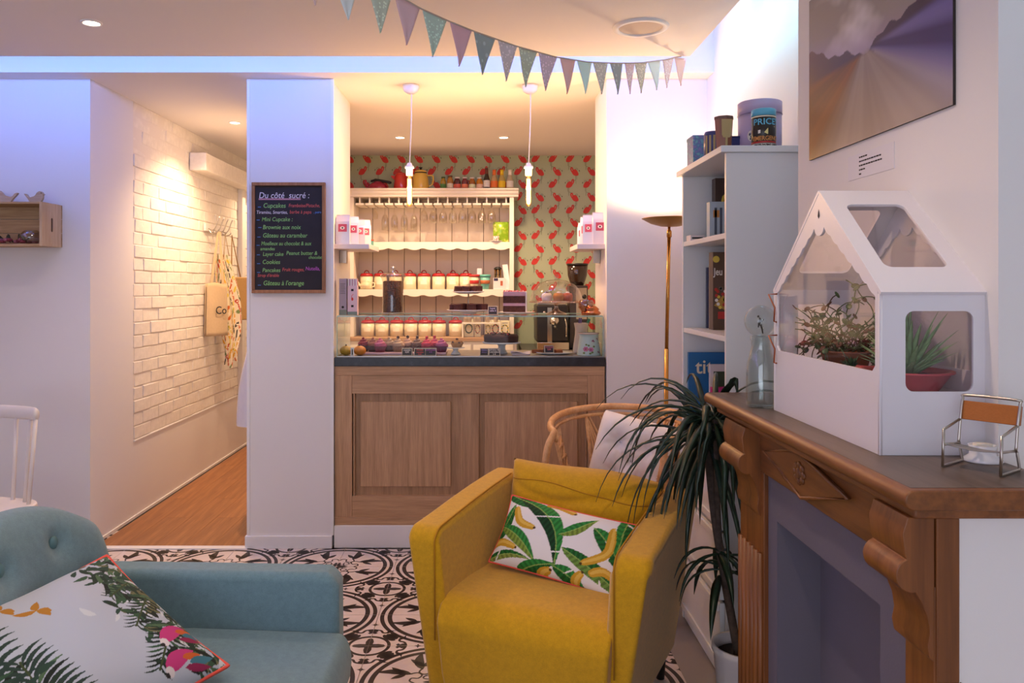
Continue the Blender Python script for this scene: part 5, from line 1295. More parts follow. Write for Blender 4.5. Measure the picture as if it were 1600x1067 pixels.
for a in ((692, .105, .024, '#9a7a28', '#3a5a34', '#4a7a34', 'amber juice bottle with green cap and green label'), (703, .115, .027, '#a8702a', '#6a4a2c', '#d8d0b8', 'amber juice bottle with brown cap and cream label'),
          (714, .102, .03, '#4a1420', '#e0d8d0', '#c85a48', 'dark red juice bottle with white cap and coral label'), (726, .102, .028, '#6a1a24', '#e0d8d0', '#d87a5a', 'plum red juice bottle with pale cap and peach label'),
          (737.5, .10, .028, '#9a5a1c', '#e0d8d0', '#d4dcb0', 'brown juice bottle with white cap and pale green label'), (749.3, .10, .029, '#c07a18', '#e0d8d0', '#e0b8a0', 'orange juice bottle with white cap and pink label')): bottle(*a)
for a in ((760.5, .178, .028, '#1c100c', '#6a3a2c', '#e0dcd4', 'slim dark cola bottle with black and white label'), (772.3, .165, .030, '#b89a6a', '#e0702c', '#e0702c', 'slim clear bottle with orange neck foil'), (784.4, .165, .030, '#b8a05a', '#e6c01c', '#e6c01c', 'slim clear bottle with yellow neck foil'), (797, .165, .030, '#b8a888', '#e6ded0', '#e6ded0', 'slim clear bottle with white neck foil')): bottle(*a, slim=True)
# hanging glasses
wg = glass('stemware_glass', '#f4f2ee', .02, .07)
def stem(px, flute, small, label):
    t = T('champagne_flute' if flute else 'wine_glass', label, 'glass', (hx(px), 6.72, hz(317)+.001), 0, 'glasses hanging in the dresser rack')
    b = -.085 if flute else -.05; e = -.225 if flute else -.165
    if small: b, e = -.05, -.13
    r = .031 if flute else .037
    if small: r = .024
    M().lathe([(.0001, .004), (.032, .001), (.030, -.001), (.005, -.006), (.0035, -.012), (.0035, b), (r*.5, b-.012), (r*.9, b-.04), (r, b+(e-b)*.6), (r*.88, e), (r*.86, e), (r*.97, b+(e-b)*.6), (r*.86, b-.04), (r*.45, b-.016), (.0001, b-.01)], 20).build('stemware', wg, t)
num = 'first second third fourth fifth sixth seventh eighth'.split()
stem(584.6, False, True, 'small liqueur glass hanging first in the dresser rack')
for k, px in enumerate((599.8, 615.1, 630.4, 645.7)): stem(px, True, False, 'champagne flute hanging in the dresser rack, %s after the liqueur glass' % num[k])
for k, px in enumerate((661, 676.3, 691.6, 706.9, 722.2, 737.5, 752.8, 768.1)): stem(px, False, False, 'wine glass hanging in the dresser rack, %s after the flutes' % num[k])
# tea boxes on the base cabinet
for k, (pa, pb, top, colr, lb) in enumerate(((725, 740, 497, '#4a5a4a', 'cream tea box with dark leaf wreath'), (741.5, 751, 499, '#b83a34', 'narrow cream tea box with red flowers'), (758, 767, 499, '#c8a82c', 'narrow cream tea box with yellow wreath'), (767.5, 781, 498, '#b83a2c', 'cream tea box with red berries'), (782, 796, 499, '#c8a020', 'cream tea box with yellow lemons'))):
    Y = 6.62; w_ = X(pb, Y)-X(pa, Y); h_ = Z(top, Y)-Z(524, Y)
    t = T('tea_box', lb+' on the base cabinet', 'tea box', ((X(pa, Y)+X(pb, Y))/2, Y+.03, ZW+.0005), 0, 'tea boxes on the base cabinet')
    M().box(-w_/2, w_/2, -.03, .03, 0, h_).build('carton', pm('cream_card', '#e6dcbc', .6), t, bevel=.001)
    rs = random.Random(k)
    for q in range(14):
        a = q*2*PI/14; P_ = leafpoly((w_*.30*math.cos(a), h_*.48+h_*.22*math.sin(a)), (w_*.42*math.cos(a+.5), h_*.48+h_*.30*math.sin(a+.5)), w_*.14, 0, 6); mb = M(); mb.add([(u, -.0304, v) for u, v in P_], [tuple(range(len(P_)))]); mb.build('printed_leaf', pm('print_'+(colr[1:] if q % 2 else 'darkgreen'), colr if q % 2 else '#4a5a3a', .6), t)
    M().box(-w_*.3, w_*.3, -.0305, -.0301, h_*.84, h_*.88).build('printed_title', pm('grey_print', '#77737c', .7), t)
# little spice jars
for k, px in enumerate((728, 733.5, 743, 748, 762, 775)):
    Y = 6.60; zz = ZW+.0005
    t = T('spice_jar', 'small spice jar with red lid, number %s behind the tiered stand' % 'one two three four five six'.split()[k], 'jar', (X(px, Y), Y-.02, Z(490, Y)-.07), 0, 'spice jars on the riser')
    M().lathe([(.0001, 0), (.018, 0), (.018, .045), (.015, .055), (.0001, .055)], 14).build('jar_body', pm('spice_glass', '#b09a84', .2), t); M().lathe([(.017, .052), (.017, .068), (.0001, .069)], 14).build('lid', pm('salmon_lid', '#b85a48', .5), t)
RZ = T('riser_shelf', 'narrow riser shelf holding the spice jars', 'shelf', (0, 6.58, ZW)); zz = Z(490, 6.60)-.0705-ZW
M().box(X(722, 6.58), X(782, 6.58), -.03, .03, zz-.012, zz).build('board', hw, RZ)
for px in (723, 781): M().box(X(px, 6.58)-.006, X(px, 6.58)+.006, -.03, .03, 0, zz-.012).build('foot', hw, RZ)
# ---- back counter with coffee machine and grinder
BCT = T('coffee_station', 'dark back counter under the coffee machine', 'counter', (.70, 6.55, 0)); M().box(-.40, .54, -.30, .39, 0, .90).build('carcass', hw, BCT); M().box(-.42, .54, -.32, .39, .90, .94).build('worktop', slabm.m, BCT, bevel=.003)
for k in range(3): d = M().box(-.38+k*.31, -.09+k*.31, -.316, -.30, .08, .86).build('door', hw, BCT, bevel=.002)
dk = pm('machine_black', '#1d1716', .3); chrome = pm('chrome', '#c4beb8', .15, 1)
CM = T('espresso_machine', 'dark espresso machine behind the display case', 'coffee machine', (X(868, 6.42), 6.45, .9405))
M().box(-.16, .09, -.16, .22, .06, .35).build('body', dk, CM, bevel=.012, bseg=3); M().box(-.16, .09, -.22, .22, 0, .06).build('drip_tray', chrome, CM, bevel=.006); M().box(-.15, .08, -.10, .20, .35, .37).build('cup_rail', chrome, CM, bevel=.004)
M().lathe([(.0001, 0), (.04, 0), (.04, .05), (.0001, .05)], 20, (-.02, -.17, .20)).build('group_head', chrome, CM); M().tube([(-.02, -.18, .19), (-.02, -.30, .175)], .012, 10).build('portafilter_handle', blk, CM); M().tube([(.06, -.17, .26), (.07, -.20, .20), (.07, -.20, .10)], .006, 8).build('steam_wand', chrome, CM)
for k in range(3): mb = M(); mb.ell((-.10+k*.045, -.163, .29), (.012, .004, .012), 12, 6); mb.build('button', chrome, CM)
M().box(X(855, 6.3)-CM.location.x, X(862, 6.3)-CM.location.x, -.175, -.165, .05, .33).build('side_trim', chrome, CM)
GRD = T('coffee_grinder', 'coffee grinder with dark smoked bean hopper', 'grinder', (X(902.5, 6.40), 6.42, .9405))
zg = Z(440, 6.4)-.9405
M().box(-.075, .075, -.09, .10, 0, zg-.03).build('body', pm('grinder_graphite', '#3a3230', .35), GRD, bevel=.012, bseg=3); M().box(-.02, .065, -.095, -.088, zg-.30, zg-.05).build('front_plate', chrome, GRD, bevel=.002); M().lathe([(.0001, -.006), (.018, -.006), (.018, 0), (.0001, 0)], 18).build('badge', blk, GRD, (.045, -.096, zg-.12), (R(90), 0, 0))
M().lathe([(.05, zg-.03), (.062, zg), (.078, zg+.05), (.084, zg+.135), (.0001, zg+.137)], 28).build('hopper', pm('smoked_hopper', '#2a1a14', .12, coat=.6), GRD); M().lathe([(.087, zg+.132), (.087, zg+.146), (.0001, zg+.15)], 28).build('hopper_lid', blk, GRD)
M().box(-.05, .05, -.14, -.09, 0, .05).build('knock_tray', blk, GRD)
# ---- things standing on the glass case
ZT0 = ZT+.0005
bg = glass('jar_glass', '#f2efec', .03, .05); beans = NT('coffee_beans'); s_ = beans.bsdf((.05, .02, .01), .35); beans.l(beans.ramp(beans.noise(150, 2), [(.4, lin('#2c140c')), (.65, lin('#7a4028'))]), s_.inputs[0]); beans.bump(beans.noise(150, 2), 1, .006)
t = T('bean_jar', 'lidded glass jar full of coffee beans on the display case', 'jar', (X(614, 4.60), 4.60, ZT0))
M().lathe([(.064, .0), (.066, .004), (.062, .012), (.0605, .02), (.0605, .185), (.066, .20), (.071, .215), (.071, .221), (.067, .222)], 32, cap=False).build('jar_body', bg, t); M().lathe([(.0001, .012), (.0575, .012), (.0578, .188), (.05, .193), (.0001, .195)], 32).build('coffee_beans', beans.m, t)
ld = M().lathe([(.073, .220), (.073, .228), (.05, .238), (.015, .243), (.010, .250), (.018, .262), (.016, .274), (.0001, .278)], 28).build('lid', glass('lid_glass', '#e6e0dc', .05, .22), t); M().tube([(.0715*math.cos(R(a)), .0715*math.sin(R(a)), .218) for a in range(0, 360, 12)], .0022, 6, closed=True).build('jar_rim', glass('lid_glass', '#e6e0dc', .05, .22), t); M().lathe([(.0001, .001), (.064, .001)], 28, cap=False).build('jar_foot', bg, t)
t = T('leaflet_holder', 'grey upright tea carton beside the niche wall', 'carton', (X(534, 4.47)+.006, 4.49, ZT0)); M().box(-.021, .021, -.02, .02, 0, .205).build('carton', pm('grey_lilac_card', '#a89cac', .6), t, bevel=.001); M().box(-.0212, .0212, -.0206, -.0202, 0, .03).build('printed_base', pm('sage_card', '#7c8a80', .6), t)
for k in range(7): M().box(-.014, .014-.002*(k % 3), -.0206, -.0202, .12+k*.009, .124+k*.009).build('printed_line', pm('grey_print', '#77737c', .7), t)
M().lathe([(.0001, 0), (.008, 0)], 5, cap=False).build('printed_emblem', inkm, t, (0, -.0207, .045), (R(90), 0, 0))
t = T('leaflet_holder', 'pink and white upright carton with striped top and small flamingo mark', 'carton', (X(548.5, 4.47)+.008, 4.49, ZT0)); M().box(-.027, .027, -.024, .024, 0, .165).build('carton', pm('pale_pink_card', '#dcc0cc', .6), t, bevel=.001); M().box(-.0272, .0272, -.0246, -.0242, 0, .02).build('printed_base', pm('sage_card', '#b0a8a4', .6), t)
for k in range(4): M().box(-.026+k*.0145, -.018+k*.0145, -.022, .022, .165, .205).build('striped_flap', pm('white_card', '#dcd4d6', .6), t); 
M().box(-.025, .026, -.021, .021, .165, .203).build('inner_flap', pm('pink_stripe', '#b888a0', .6), t)
for z_, m_ in ((.135, 'black_ink'), (.045, 'black_ink')): M().box(-.007, .007, -.0247, -.0242, z_, z_+.012).build('printed_title', inkm, t)
mb = M(); mb.add([(u, -.0247, v) for u, v in ellpoly((0, .09), .006, .009)], [tuple(range(18))]); mb.add([(u, -.0247, v) for u, v in stroke([(-.004, .095), (-.003, .11), (.006, .118)], .0025)], [tuple(range(6))]); mb.build('printed_flamingo', pm('coral_flamingo_print', '#cf3a34', .7), t)
wglz = pm('white_glaze', '#e6e2e4', .2); choc = pm('chocolate_brownie', '#4a1f1a', .75, var=.3, vs=90, bump=.9, bs=120); silm = stl
t = T('tiered_stand', 'two-tier white cake stand with a metal rod', 'cake stand', (X(732, 4.63), 4.63, ZT0)); zc1, zc2 = .012, Z(459, 4.63)-ZT0
for z_, r in ((zc1, .125), (zc2, .092)): M().lathe([(.0001, 0), (r*.6, 0), (r, .012), (r, .015), (r*.6, .004), (.0001, .004)], 36, (0, 0, z_)).build('plate', wglz, t)
M().lathe([(.0001, -.012), (.045, -.012), (.05, -.002), (.0001, 0)], 20, (0, 0, zc1)).build('foot', wglz, t); M().tube([(0, 0, zc1), (0, 0, zc2)], .004, 8).build('rod', silm, t); M().tube([(0, 0, zc2), (0, 0, zc2+.02)], .004, 8).build('rod_tip', silm, t)
TSX, TSY = t.location.x, 4.63
def brownie(x_, y_, z_, s_, rz, label, group, mt=choc, name='brownie'):
    rs = random.Random(int(x_*1e4)); mb = M()
    mb.box(-s_, s_, -s_*.7, s_*.7, 0, s_*1.05, xf=lambda p: (p[0]+rs.uniform(-.003, .003), p[1]+rs.uniform(-.003, .003), p[2]+(rs.uniform(-.003, .004) if p[2] > 0 else 0)))
    return tag(mb.build(name, mt, None, (x_, y_, z_), (0, 0, rz), bevel=.004, bseg=2), label, 'brownie', group)
for k in range(8):
    a = k*PI/4+.2; brownie(TSX+.078*math.cos(a), TSY+.078*math.sin(a), ZT0+zc1+.012, .034, a, 'dark chocolate brownie square on the lower tier of the cake stand', 'brownies on the lower tier')
for k in range(6):
    a = k*PI/3+.3; brownie(TSX+.052*math.cos(a), TSY+.052*math.sin(a), ZT0+zc2+.012, .030, a, 'dark chocolate brownie square on the upper tier of the cake stand', 'brownies on the upper tier')
def tent(x_, y_, z_, w_, h_, lines, label, rz=0, col='#e6dcd8', board='#26222c'):
    t = T('price_sign', label, 'sign', (x_, y_, z_), rz, 'little chalkboard price signs'); d_ = .016
    for s__ in (-1, 1):
        b = M().box(-w_/2, w_/2, -.0012, .0012, 0, h_).build('board', pm('sign_frame', '#c0b2a4', .6) if s__ < 0 else blk, t, (0, s__*d_, 0), (R(s__*18), 0, 0))
        if s__ < 0:
            M().box(-w_/2+.004, w_/2-.004, -.0018, -.0012, .004, h_-.004).build('slate', pm('slate_'+board[1:], board, .7), b)
            for k, (s_, cc) in enumerate(lines):
                text(s_, h_*.27, pm('chalk_'+cc[1:], cc, .8), b, (0, -.0021, h_*(.66-.27*k)), FRONT, 'chalk_lettering', ax='CENTER', depth=.0001, bold=.0002)
    return t
tent(X(770, 4.50), 4.51, ZT0, .055, .052, [('Layer', '#c8bce0'), ('cake 5', '#c8bce0')], 'small price sign beside the layer cake slice')
# layer cake slice on plate
t = T('dessert_plate', 'white dessert plate under the layer cake', 'plate', (X(808, 4.60), 4.60, ZT0)); M().lathe([(.0001, 0), (.06, 0), (.105, .012), (.105, .015), (.06, .004), (.0001, .004)], 36).build('dish', wglz, t)
t = T('layer_cake', 'cut chocolate layer cake with pink icing and sprinkles', 'cake', (X(804, 4.60), 4.60, ZT0+.0045)); 
cakem = pm('chocolate_sponge', '#4c2a22', .9, var=.35, vs=120, bump=.8, bs=150); pinki = pm('mauve_icing', '#c093a0', .5, var=.06, vs=60)
wq = [(-.066, -.045), (.06, -.045), (.06, .05), (-.066, .05)]
for z0, z1, m_, nm in ((0, .038, cakem, 'sponge_layer'), (.038, .052, pinki, 'icing_layer'), (.052, .086, cakem, 'sponge_layer'), (.086, .108, pinki, 'icing_top')): M().prism(wq, lambda x_, y_, a: (x_, y_, a*1.18), z0, z1).build(nm, m_, t, bevel=.002)
M().box(.06, .070, -.045, .05, 0, .127).build('icing_side', pm('cream_icing', '#dccfc4', .5), t, bevel=.003)
rs = random.Random(12)
for k in range(34): mb = M(); mb.ell((0, 0, 0), rs.uniform(.003, .007), 7, 5); mb.build('topping_crumb', pm(*rs.choice([('pink_crumb', '#c85a68'), ('mauve_icing', '#c093a0'), ('red_crumb', '#a83038')])), t, (rs.uniform(-.06, .055), rs.uniform(-.04, .045), .129))
# cake dome
t = T('domed_cake_stand', 'glass pedestal cake stand with tall glass dome', 'cake stand', (X(869, 4.62), 4.62, ZT0)); zd = Z(472, 4.62)-ZT0; pg = glass('rosy_glass', '#eedcd4', .04, .16)
M().lathe([(.0001, 0), (.06, .0), (.058, .006), (.022, .02), (.011, .034), (.010, zd-.016), (.022, zd-.006), (.155, zd-.004), (.160, zd+.004), (.15, zd+.006), (.0001, zd+.002)], 40).build('pedestal', pg, t)
M().lathe([(.150, zd+.006), (.148, zd+.03), (.137, zd+.070), (.105, zd+.105), (.055, zd+.126), (.012, zd+.132)], 40, cap=False).build('dome', bg, t); M().lathe([(.012, zd+.128), (.008, zd+.136), (.016, zd+.148), (.012, zd+.160), (.0001, zd+.163)], 18).build('dome_knob', bg, t)
DXc, DZc = t.location.x, ZT0+zd+.0065
for k, (dx, dy, m_, lb) in enumerate(((-.055, -.02, pm('white_meringue', '#d8d0cc', .6), 'pale iced cake piece under the glass dome'), (.01, -.03, pm('orange_cake', '#b87a3c', .7, bump=.6, bs=120), 'orange glazed cake piece under the glass dome'), (.065, -.01, pm('coral_cake', '#a8503c', .7, bump=.6, bs=120), 'red glazed cake piece under the glass dome'), (.02, .05, pm('brown_cake', '#6a3a24', .8, bump=.6, bs=120), 'brown cake piece at the back under the glass dome'))):
    c = T('cake_piece', lb, 'cake', (DXc+dx, 4.62+dy, DZc), R(k*20)); M().lathe([(.0001, 0), (.028, 0), (.031, .03), (.024, .045), (.0001, .048)], 14).build('sponge', m_, c); mb = M(); mb.ell((0, 0, .048), (.012, .012, .007), 10, 6); mb.build('topping', wglz if k != 0 else choc, c)
# copper teapot
coppr = pm('polished_copper', '#b8744e', .22, 1)
t = T('copper_teapot', 'glass and copper teapot at the end of the display case', 'teapot', (X(920, 4.50), 4.50, ZT0)); t.scale = (.85, .85, .85); M().lathe([(.0001, 0), (.05, 0), (.062, .012), (.055, .022), (.045, .03), (.05, .04), (.03, .058), (.012, .066), (.0001, .07)], 28, (.018, -.01, 0)).build('copper_body', coppr, t); M().lathe([(.03, .02), (.052, .05), (.05, .085), (.04, .10)], 24, (-.018, .0, 0), cap=False).build('glass_bowl', glass('amber_glass', '#c89a6a', .05, .12), t); M().lathe([(.03, .0), (.034, .02)], 24, (-.018, .0, 0)).build('bowl_foot', coppr, t)
t = T('straw', 'lilac paper straws standing by the niche wall', 'straws', (X(938, 4.72), 4.72, ZT0)); M().tube([(0, 0, 0), (.006, 0, .20)], .004, 8).build('paper_straw', pm('lilac_straw', '#9a8ac0', .6), t); M().tube([(.008, .01, 0), (.010, .01, .19)], .004, 8).build('paper_straw', pm('lilac_straw', '#9a8ac0', .6), t)
# ---- things inside the case
Z0 = ZC+.0005
liner = tag(M().box(GX0+.01, GX1-.01, GY0+.01, GY1-.005, ZC, ZC+.003).build('case_tray', pm('steel_tray', '#8a8084', .35, .7)), 'flat metal tray lining the display case', 'tray'); Z0 += .003
def gourd(px, col, label):
    t = T('orange_fruit', label, 'fruit', (X(px, 4.47), 4.475, Z0)); mb = M()
    mb.ell((0, 0, .027), (.034, .032, .0275), 28, 14, fn=lambda q: (q[0]*(1+.04*math.cos(8*math.atan2(q[1], q[0]))), q[1]*(1+.04*math.cos(8*math.atan2(q[1], q[0]))), q[2])); mb.build('fruit', pm('gourd_'+col[1:], col, .4, var=.12, vs=60), t); M().lathe([(.006, .052), (.003, .062), (.0001, .062)], 8).build('stem', brn, t)
gourd(540.5, '#b08a2a', 'mustard yellow little pumpkin in the display case corner'); gourd(562, '#c87a20', 'orange little pumpkin beside the yellow one')
t = T('price_tag', 'small white upright tag between the two little pumpkins', 'tag', (X(550.5, 4.44), 4.44, Z0)); M().box(-.009, .009, -.001, .001, 0, .046).build('card', pm('white_paper', '#e4e0e4', .7), t); M().box(-.003, .003, -.0014, -.0009, .006, .038).build('printed_line', inkm, t)
# cupcakes
def cupcake(px, Y, z_, swirl, case, label, r=.034, berry=None):
    t = T('cupcake', label, 'cupcake', (X(px, Y), Y, z_), 0, 'cupcakes in the display case')
    n_ = 28; mb = M()
    mb.lathe([(r*.68, 0), (r*.95, .034)], n_*2, cap=True, smooth=False, xf=lambda p: (p[0]*(1+.03*math.cos(n_*math.atan2(p[1], p[0]))), p[1]*(1+.03*math.cos(n_*math.atan2(p[1], p[0]))), p[2])); mb.build('paper_case', pm('case_'+case[1:], case, .7), t)
    pts = []; rad = []
    for k in range(46):
        f = k/45; a = f*2*PI*2.8; q = r*.72*(1-f)**.8; pts.append((q*math.cos(a), q*math.sin(a), .036+f*.042)); rad.append(r*.36*(1-.62*f))
    mb = M(); mb.tube(pts, rad, 10); mb.lathe([(.0001, .03), (r*.9, .033), (r*.7, .05), (.0001, .065)], 18); mb.build('icing_swirl', pm('icing_'+swirl[1:], swirl, .45, var=.1, vs=80), t)
    if berry: mb = M(); mb.ell((0, 0, .083), .009, 10, 8); mb.build('topping', pm('top_'+berry[1:], berry, .4), t)
for a in ((568, 4.62, '#a8303c', '#5a2024', 'deep red iced cupcake behind the pumpkins'), (583, 4.60, '#b06a58', '#4a2a24', 'brown-pink iced cupcake with a biscuit'), (594, 4.56, '#d06a8c', '#7a3040', 'pink iced cupcake beside the biscuit cupcake'), (608, 4.62, '#c8a488', '#6a4a3a', 'beige iced cupcake behind the plastic boxes'), (622, 4.58, '#d0ac90', '#8a6a54', 'pale caramel iced cupcake with chocolate piece'), (637, 4.62, '#c89a84', '#6a4a3a', 'peach iced cupcake between the caramel and mocha ones'), (652, 4.60, '#8a6658', '#5a3a30', 'brown mocha iced cupcake'), (667, 4.58, '#d6405c', '#8a2034', 'bright raspberry iced cupcake'), (679, 4.63, '#d85a70', '#8a2a3c', 'coral pink iced cupcake behind the raspberry one'), (690, 4.56, '#c8608c', '#6a1a3c', 'magenta pink iced cupcake in a plum case')):
    cupcake(a[0], a[1], Z0+.012, a[2], a[3], a[4], .036, '#c03048' if 'raspberry' in a[4] else ('#4a2a20' if 'chocolate' in a[4] or 'mocha' in a[4] else None))
cbx = tag(M().box(X(566, 4.6), X(698, 4.6), 4.52, 4.70, ZC+.003, ZC+.015).build('cupcake_board', pm('pale_pink_board', '#cfa8b4', .5), bevel=.003), 'pale pink board under the row of cupcakes', 'board')
# muffin on little white stand
t = T('mini_cake_stand', 'tiny white pedestal dish holding a muffin', 'cake stand', (X(712, 4.54), 4.54, Z0)); M().lathe([(.0001, 0), (.028, 0), (.026, .008), (.014, .02), (.016, .03), (.05, .036), (.052, .040), (.0001, .038)], 28).build('dish', wglz, t)
t = T('muffin', 'golden muffin with chocolate pieces on the tiny white dish', 'muffin', (X(714, 4.54), 4.54, Z0+.040)); M().lathe([(.0001, 0), (.026, 0), (.036, .022), (.03, .036), (.0001, .044)], 22).build('crumb', pm('muffin_gold', '#b07a44', .8, bump=.7, bs=140), t)
for q in ((-.02, -.02, .03), (.012, -.026, .026), (0, 0, .046), (.028, -.006, .024)): mb = M(); mb.box(-.007, .007, -.006, .006, -.004, .006); mb.build('chocolate_piece', choc, t, q, (.2, .3, q[0]*30), bevel=.002)
# plates further back
for px, lb in ((600, 'dark cupcake'), (668, 'middle')):
    pass
# chocolate cake on white pedestal
t = T('pedestal_cake_stand', 'white pedestal stand carrying the chocolate cake', 'cake stand', (X(784, 4.60), 4.60, Z0)); zc = Z(535, 4.6)-Z0
M().lathe([(.0001, 0), (.034, 0), (.032, .006), (.022, .02), (.020, zc-.02), (.03, zc-.006), (.108, zc-.004), (.112, zc+.003), (.10, zc+.004), (.0001, zc+.002)], 40).build('pedestal', pm('pale_blue_glaze', '#ccd2da', .2), t)
t = T('chocolate_cake', 'low round chocolate cake with red berry topping', 'cake', (X(783, 4.60), 4.60, Z0+zc+.0045)); M().lathe([(.0001, 0), (.098, 0), (.101, .03), (.094, .042), (.0001, .045)], 36).build('sponge', cakem, t); rs = random.Random(6)
for k in range(40): mb = M(); a, r_ = rs.uniform(0, 2*PI), rs.uniform(.0, .085); mb.ell((0, 0, 0), rs.uniform(.004, .009), 7, 5); mb.build('topping_piece', pm(*rs.choice([('red_crumb', '#a83038'), ('choc_crumb', '#4a221c'), ('brown_cake', '#6a3a24')])), t, (r_*math.cos(a), r_*math.sin(a), .045))
# tart slices on platter
t = T('oval_platter', 'white oval platter of sliced cake in the display case', 'platter', (X(866, 4.55), 4.55, Z0)); M().lathe([(.0001, 0), (.055, 0), (.09, .010), (.09, .013), (.055, .004), (.0001, .004)], 36, sx=1.2, sy=.75).build('dish', wglz, t)
for k in range(5): brownie(X(838, 4.55)+k*.032, 4.545+.01*(k % 2), Z0+.006, .021, R(20), 'golden sliced loaf cake on the oval platter', 'loaf slices on the platter', pm('loaf_crust', '#8a4a24', .7, var=.2, vs=80, bump=.5, bs=150), 'loaf_slice')
t = T('folded_napkin', 'folded pale pink paper napkin before the platter', 'napkin', (X(814, 4.52), 4.52, Z0), R(-8)); mb = M(); mb.grid(lambda a, b: (-.055+.11*a, -.03+.06*b, .012+.006*math.sin(a*5+b*3)), 10, 6); mb.build('sheet', pm('pale_pink_paper', '#d8c4cc', .7), t, solid=.004); M().box(-.05, .05, -.025, .025, 0, .010).build('sheet', pm('pale_pink_paper', '#d8c4cc', .7), t)
# floral jug, cream vase, glass
t = T('floral_jug', 'pale blue enamel jug with pink roses in the display case', 'jug', (X(920, 4.495), 4.495, Z0))
M().lathe([(.0001, 0), (.066, 0), (.067, .004), (.052, .10), (.055, .118), (.058, .122), (.055, .123), (.049, .10), (.0001, .09)], 36).build('body', pm('pale_blue_enamel', '#bdd0d4', .3), t); M().lathe([(.056, .119), (.061, .1225), (.056, .126)], 36, cap=False).build('rim', pm('pinkish_rim', '#c8a8a0', .4), t)
pot_handle(t, [(.02, .052, .11), (.03, .088, .105), (.03, .085, .05), (.02, .062, .03)], .005, pm('pale_blue_enamel', '#bdd0d4', .3)); rs = random.Random(8)
def spot(t, r, u, v, q, mt):
    mb = M(); P_ = ellpoly((u, v), q, q*.9, 0, 10); mb.add([((r(vv)+.0012)*math.sin(uu/.055), -(r(vv)+.0012)*math.cos(uu/.055), vv) for uu, vv in P_], [tuple(range(10))]); mb.build('printed_petal', mt, t)
jr = lambda v: .067-.015*v/.10
for (cx__, cz_, s__) in ((-.022, .038, 1), (.004, .036, .9)):
    for k in range(7): a = k*2*PI/6; spot(t, jr, cx__+.009*s__*math.cos(a)*(k > 0), cz_+.009*s__*math.sin(a)*(k > 0), .0065*s__, pm('rose_print', '#b86a98' if k else '#8a2a5a', .5) if k else pm('rose_core', '#7a2450', .5))
for (u, v) in ((-.02, .062), (-.008, .058), (.02, .052), (-.03, .016), (.0, .014), (.01, .02)): spot(t, jr, u, v, .006, pm('leaf_print', '#6a7a44', .5))
for (u, v) in ((.018, .086), (.022, .080), (.013, .083), (.045, .096), (.05, .09), (.05, .018), (.043, .022), (.058, .07)): spot(t, jr, u, v, .0045, pm('bud_print', '#8a4a6a', .5))
t = T('price_tag', 'small pink upright tag before the floral jug', 'tag', (X(920, 4.428)-.0, 4.4285+.006, Z0)); M().box(-.008, .008, -.001, .001, 0, .042).build('card', pm('dusty_pink_card', '#b88a8a', .6), t)
t = T('cream_vase', 'tall cream flared vase behind the floral jug', 'vase', (X(908, 4.62), 4.62, Z0)); M().lathe([(.0001, 0), (.05, 0), (.05, .01), (.036, .11), (.035, .14), (.042, .175), (.040, .176), (.032, .14), (.0001, .12)], 28).build('body', pm('cream_glaze', '#d6c4b4', .3), t)
for k, (dx, col) in enumerate(((-.015, '#5a4a8a'), (-.005, '#6a5aa0'), (.018, '#3a8a6a'))):
    M().box(-.004 if k < 2 else -.008, .004 if k < 2 else .008, -.001, .001, 0, .08).build('stick', pm('stick_'+col[1:], col, .5), t, (dx, 0, .125), (0, R(4 if k < 2 else 22), 0))
# price signs in the case
Yp = 4.445
for px, w_, lines, lb, rz in ((636, .060, [('cupcake', '#d8d4d8'), ('4,5€', '#e8e4e8')], 'price sign reading 4,5 in white chalk', 0), (656, .066, [('FRAMB', '#d0504c'), ('cupcake', '#d0504c'), ('4,50', '#d0504c')], 'price sign in red chalk', 0), (673, .064, [('CUPCAKES', '#a858b0'), ('4 €', '#a858b0')], 'price sign in violet chalk', 0),
                              (757, .050, [('Gâteau', '#8a7ab8'), ('choco', '#8a7ab8')], 'price sign in faint lilac chalk under the chocolate cake', R(-8)), (772.5, .064, [('GÂTEAU AU', '#d8d4dc'), ('CARAMBAR', '#d8d4dc'), ('5 €', '#d8d4dc')], 'price sign in white capitals under the chocolate cake', 0), (858.5, .055, [('COOKIES', '#c86a8c'), ('2,50', '#e0707c')], 'price sign in pink chalk on the oval platter', R(8))):
    tent(X(px, Yp), Yp+.012 if px != 858.5 else 4.50, Z0 if px != 858.5 else Z0+.012, w_, .044, lines, lb, rz, board='#3a3c44' if px < 700 else '#26222c')
# clear boxes behind
for px, lb in ((578, 'clear plastic cake box beside the red cupcake'), (613, 'clear plastic cake box behind the first price sign')):
    t = T('clear_box', lb, 'box', (X(px, 4.78), 4.775, Z0)); mb = M(); mb.box(-.05, .05, -.04, .04, .001, .07); mb.build('clear_shell', glass('clear_plastic', '#f0f0f0', .05, .05), t); M().box(-.048, .048, -.038, .038, .002, .03).build('pastry', pm('pastry_cream', '#c8a890', .7, bump=.6, bs=120), t, bevel=.008)
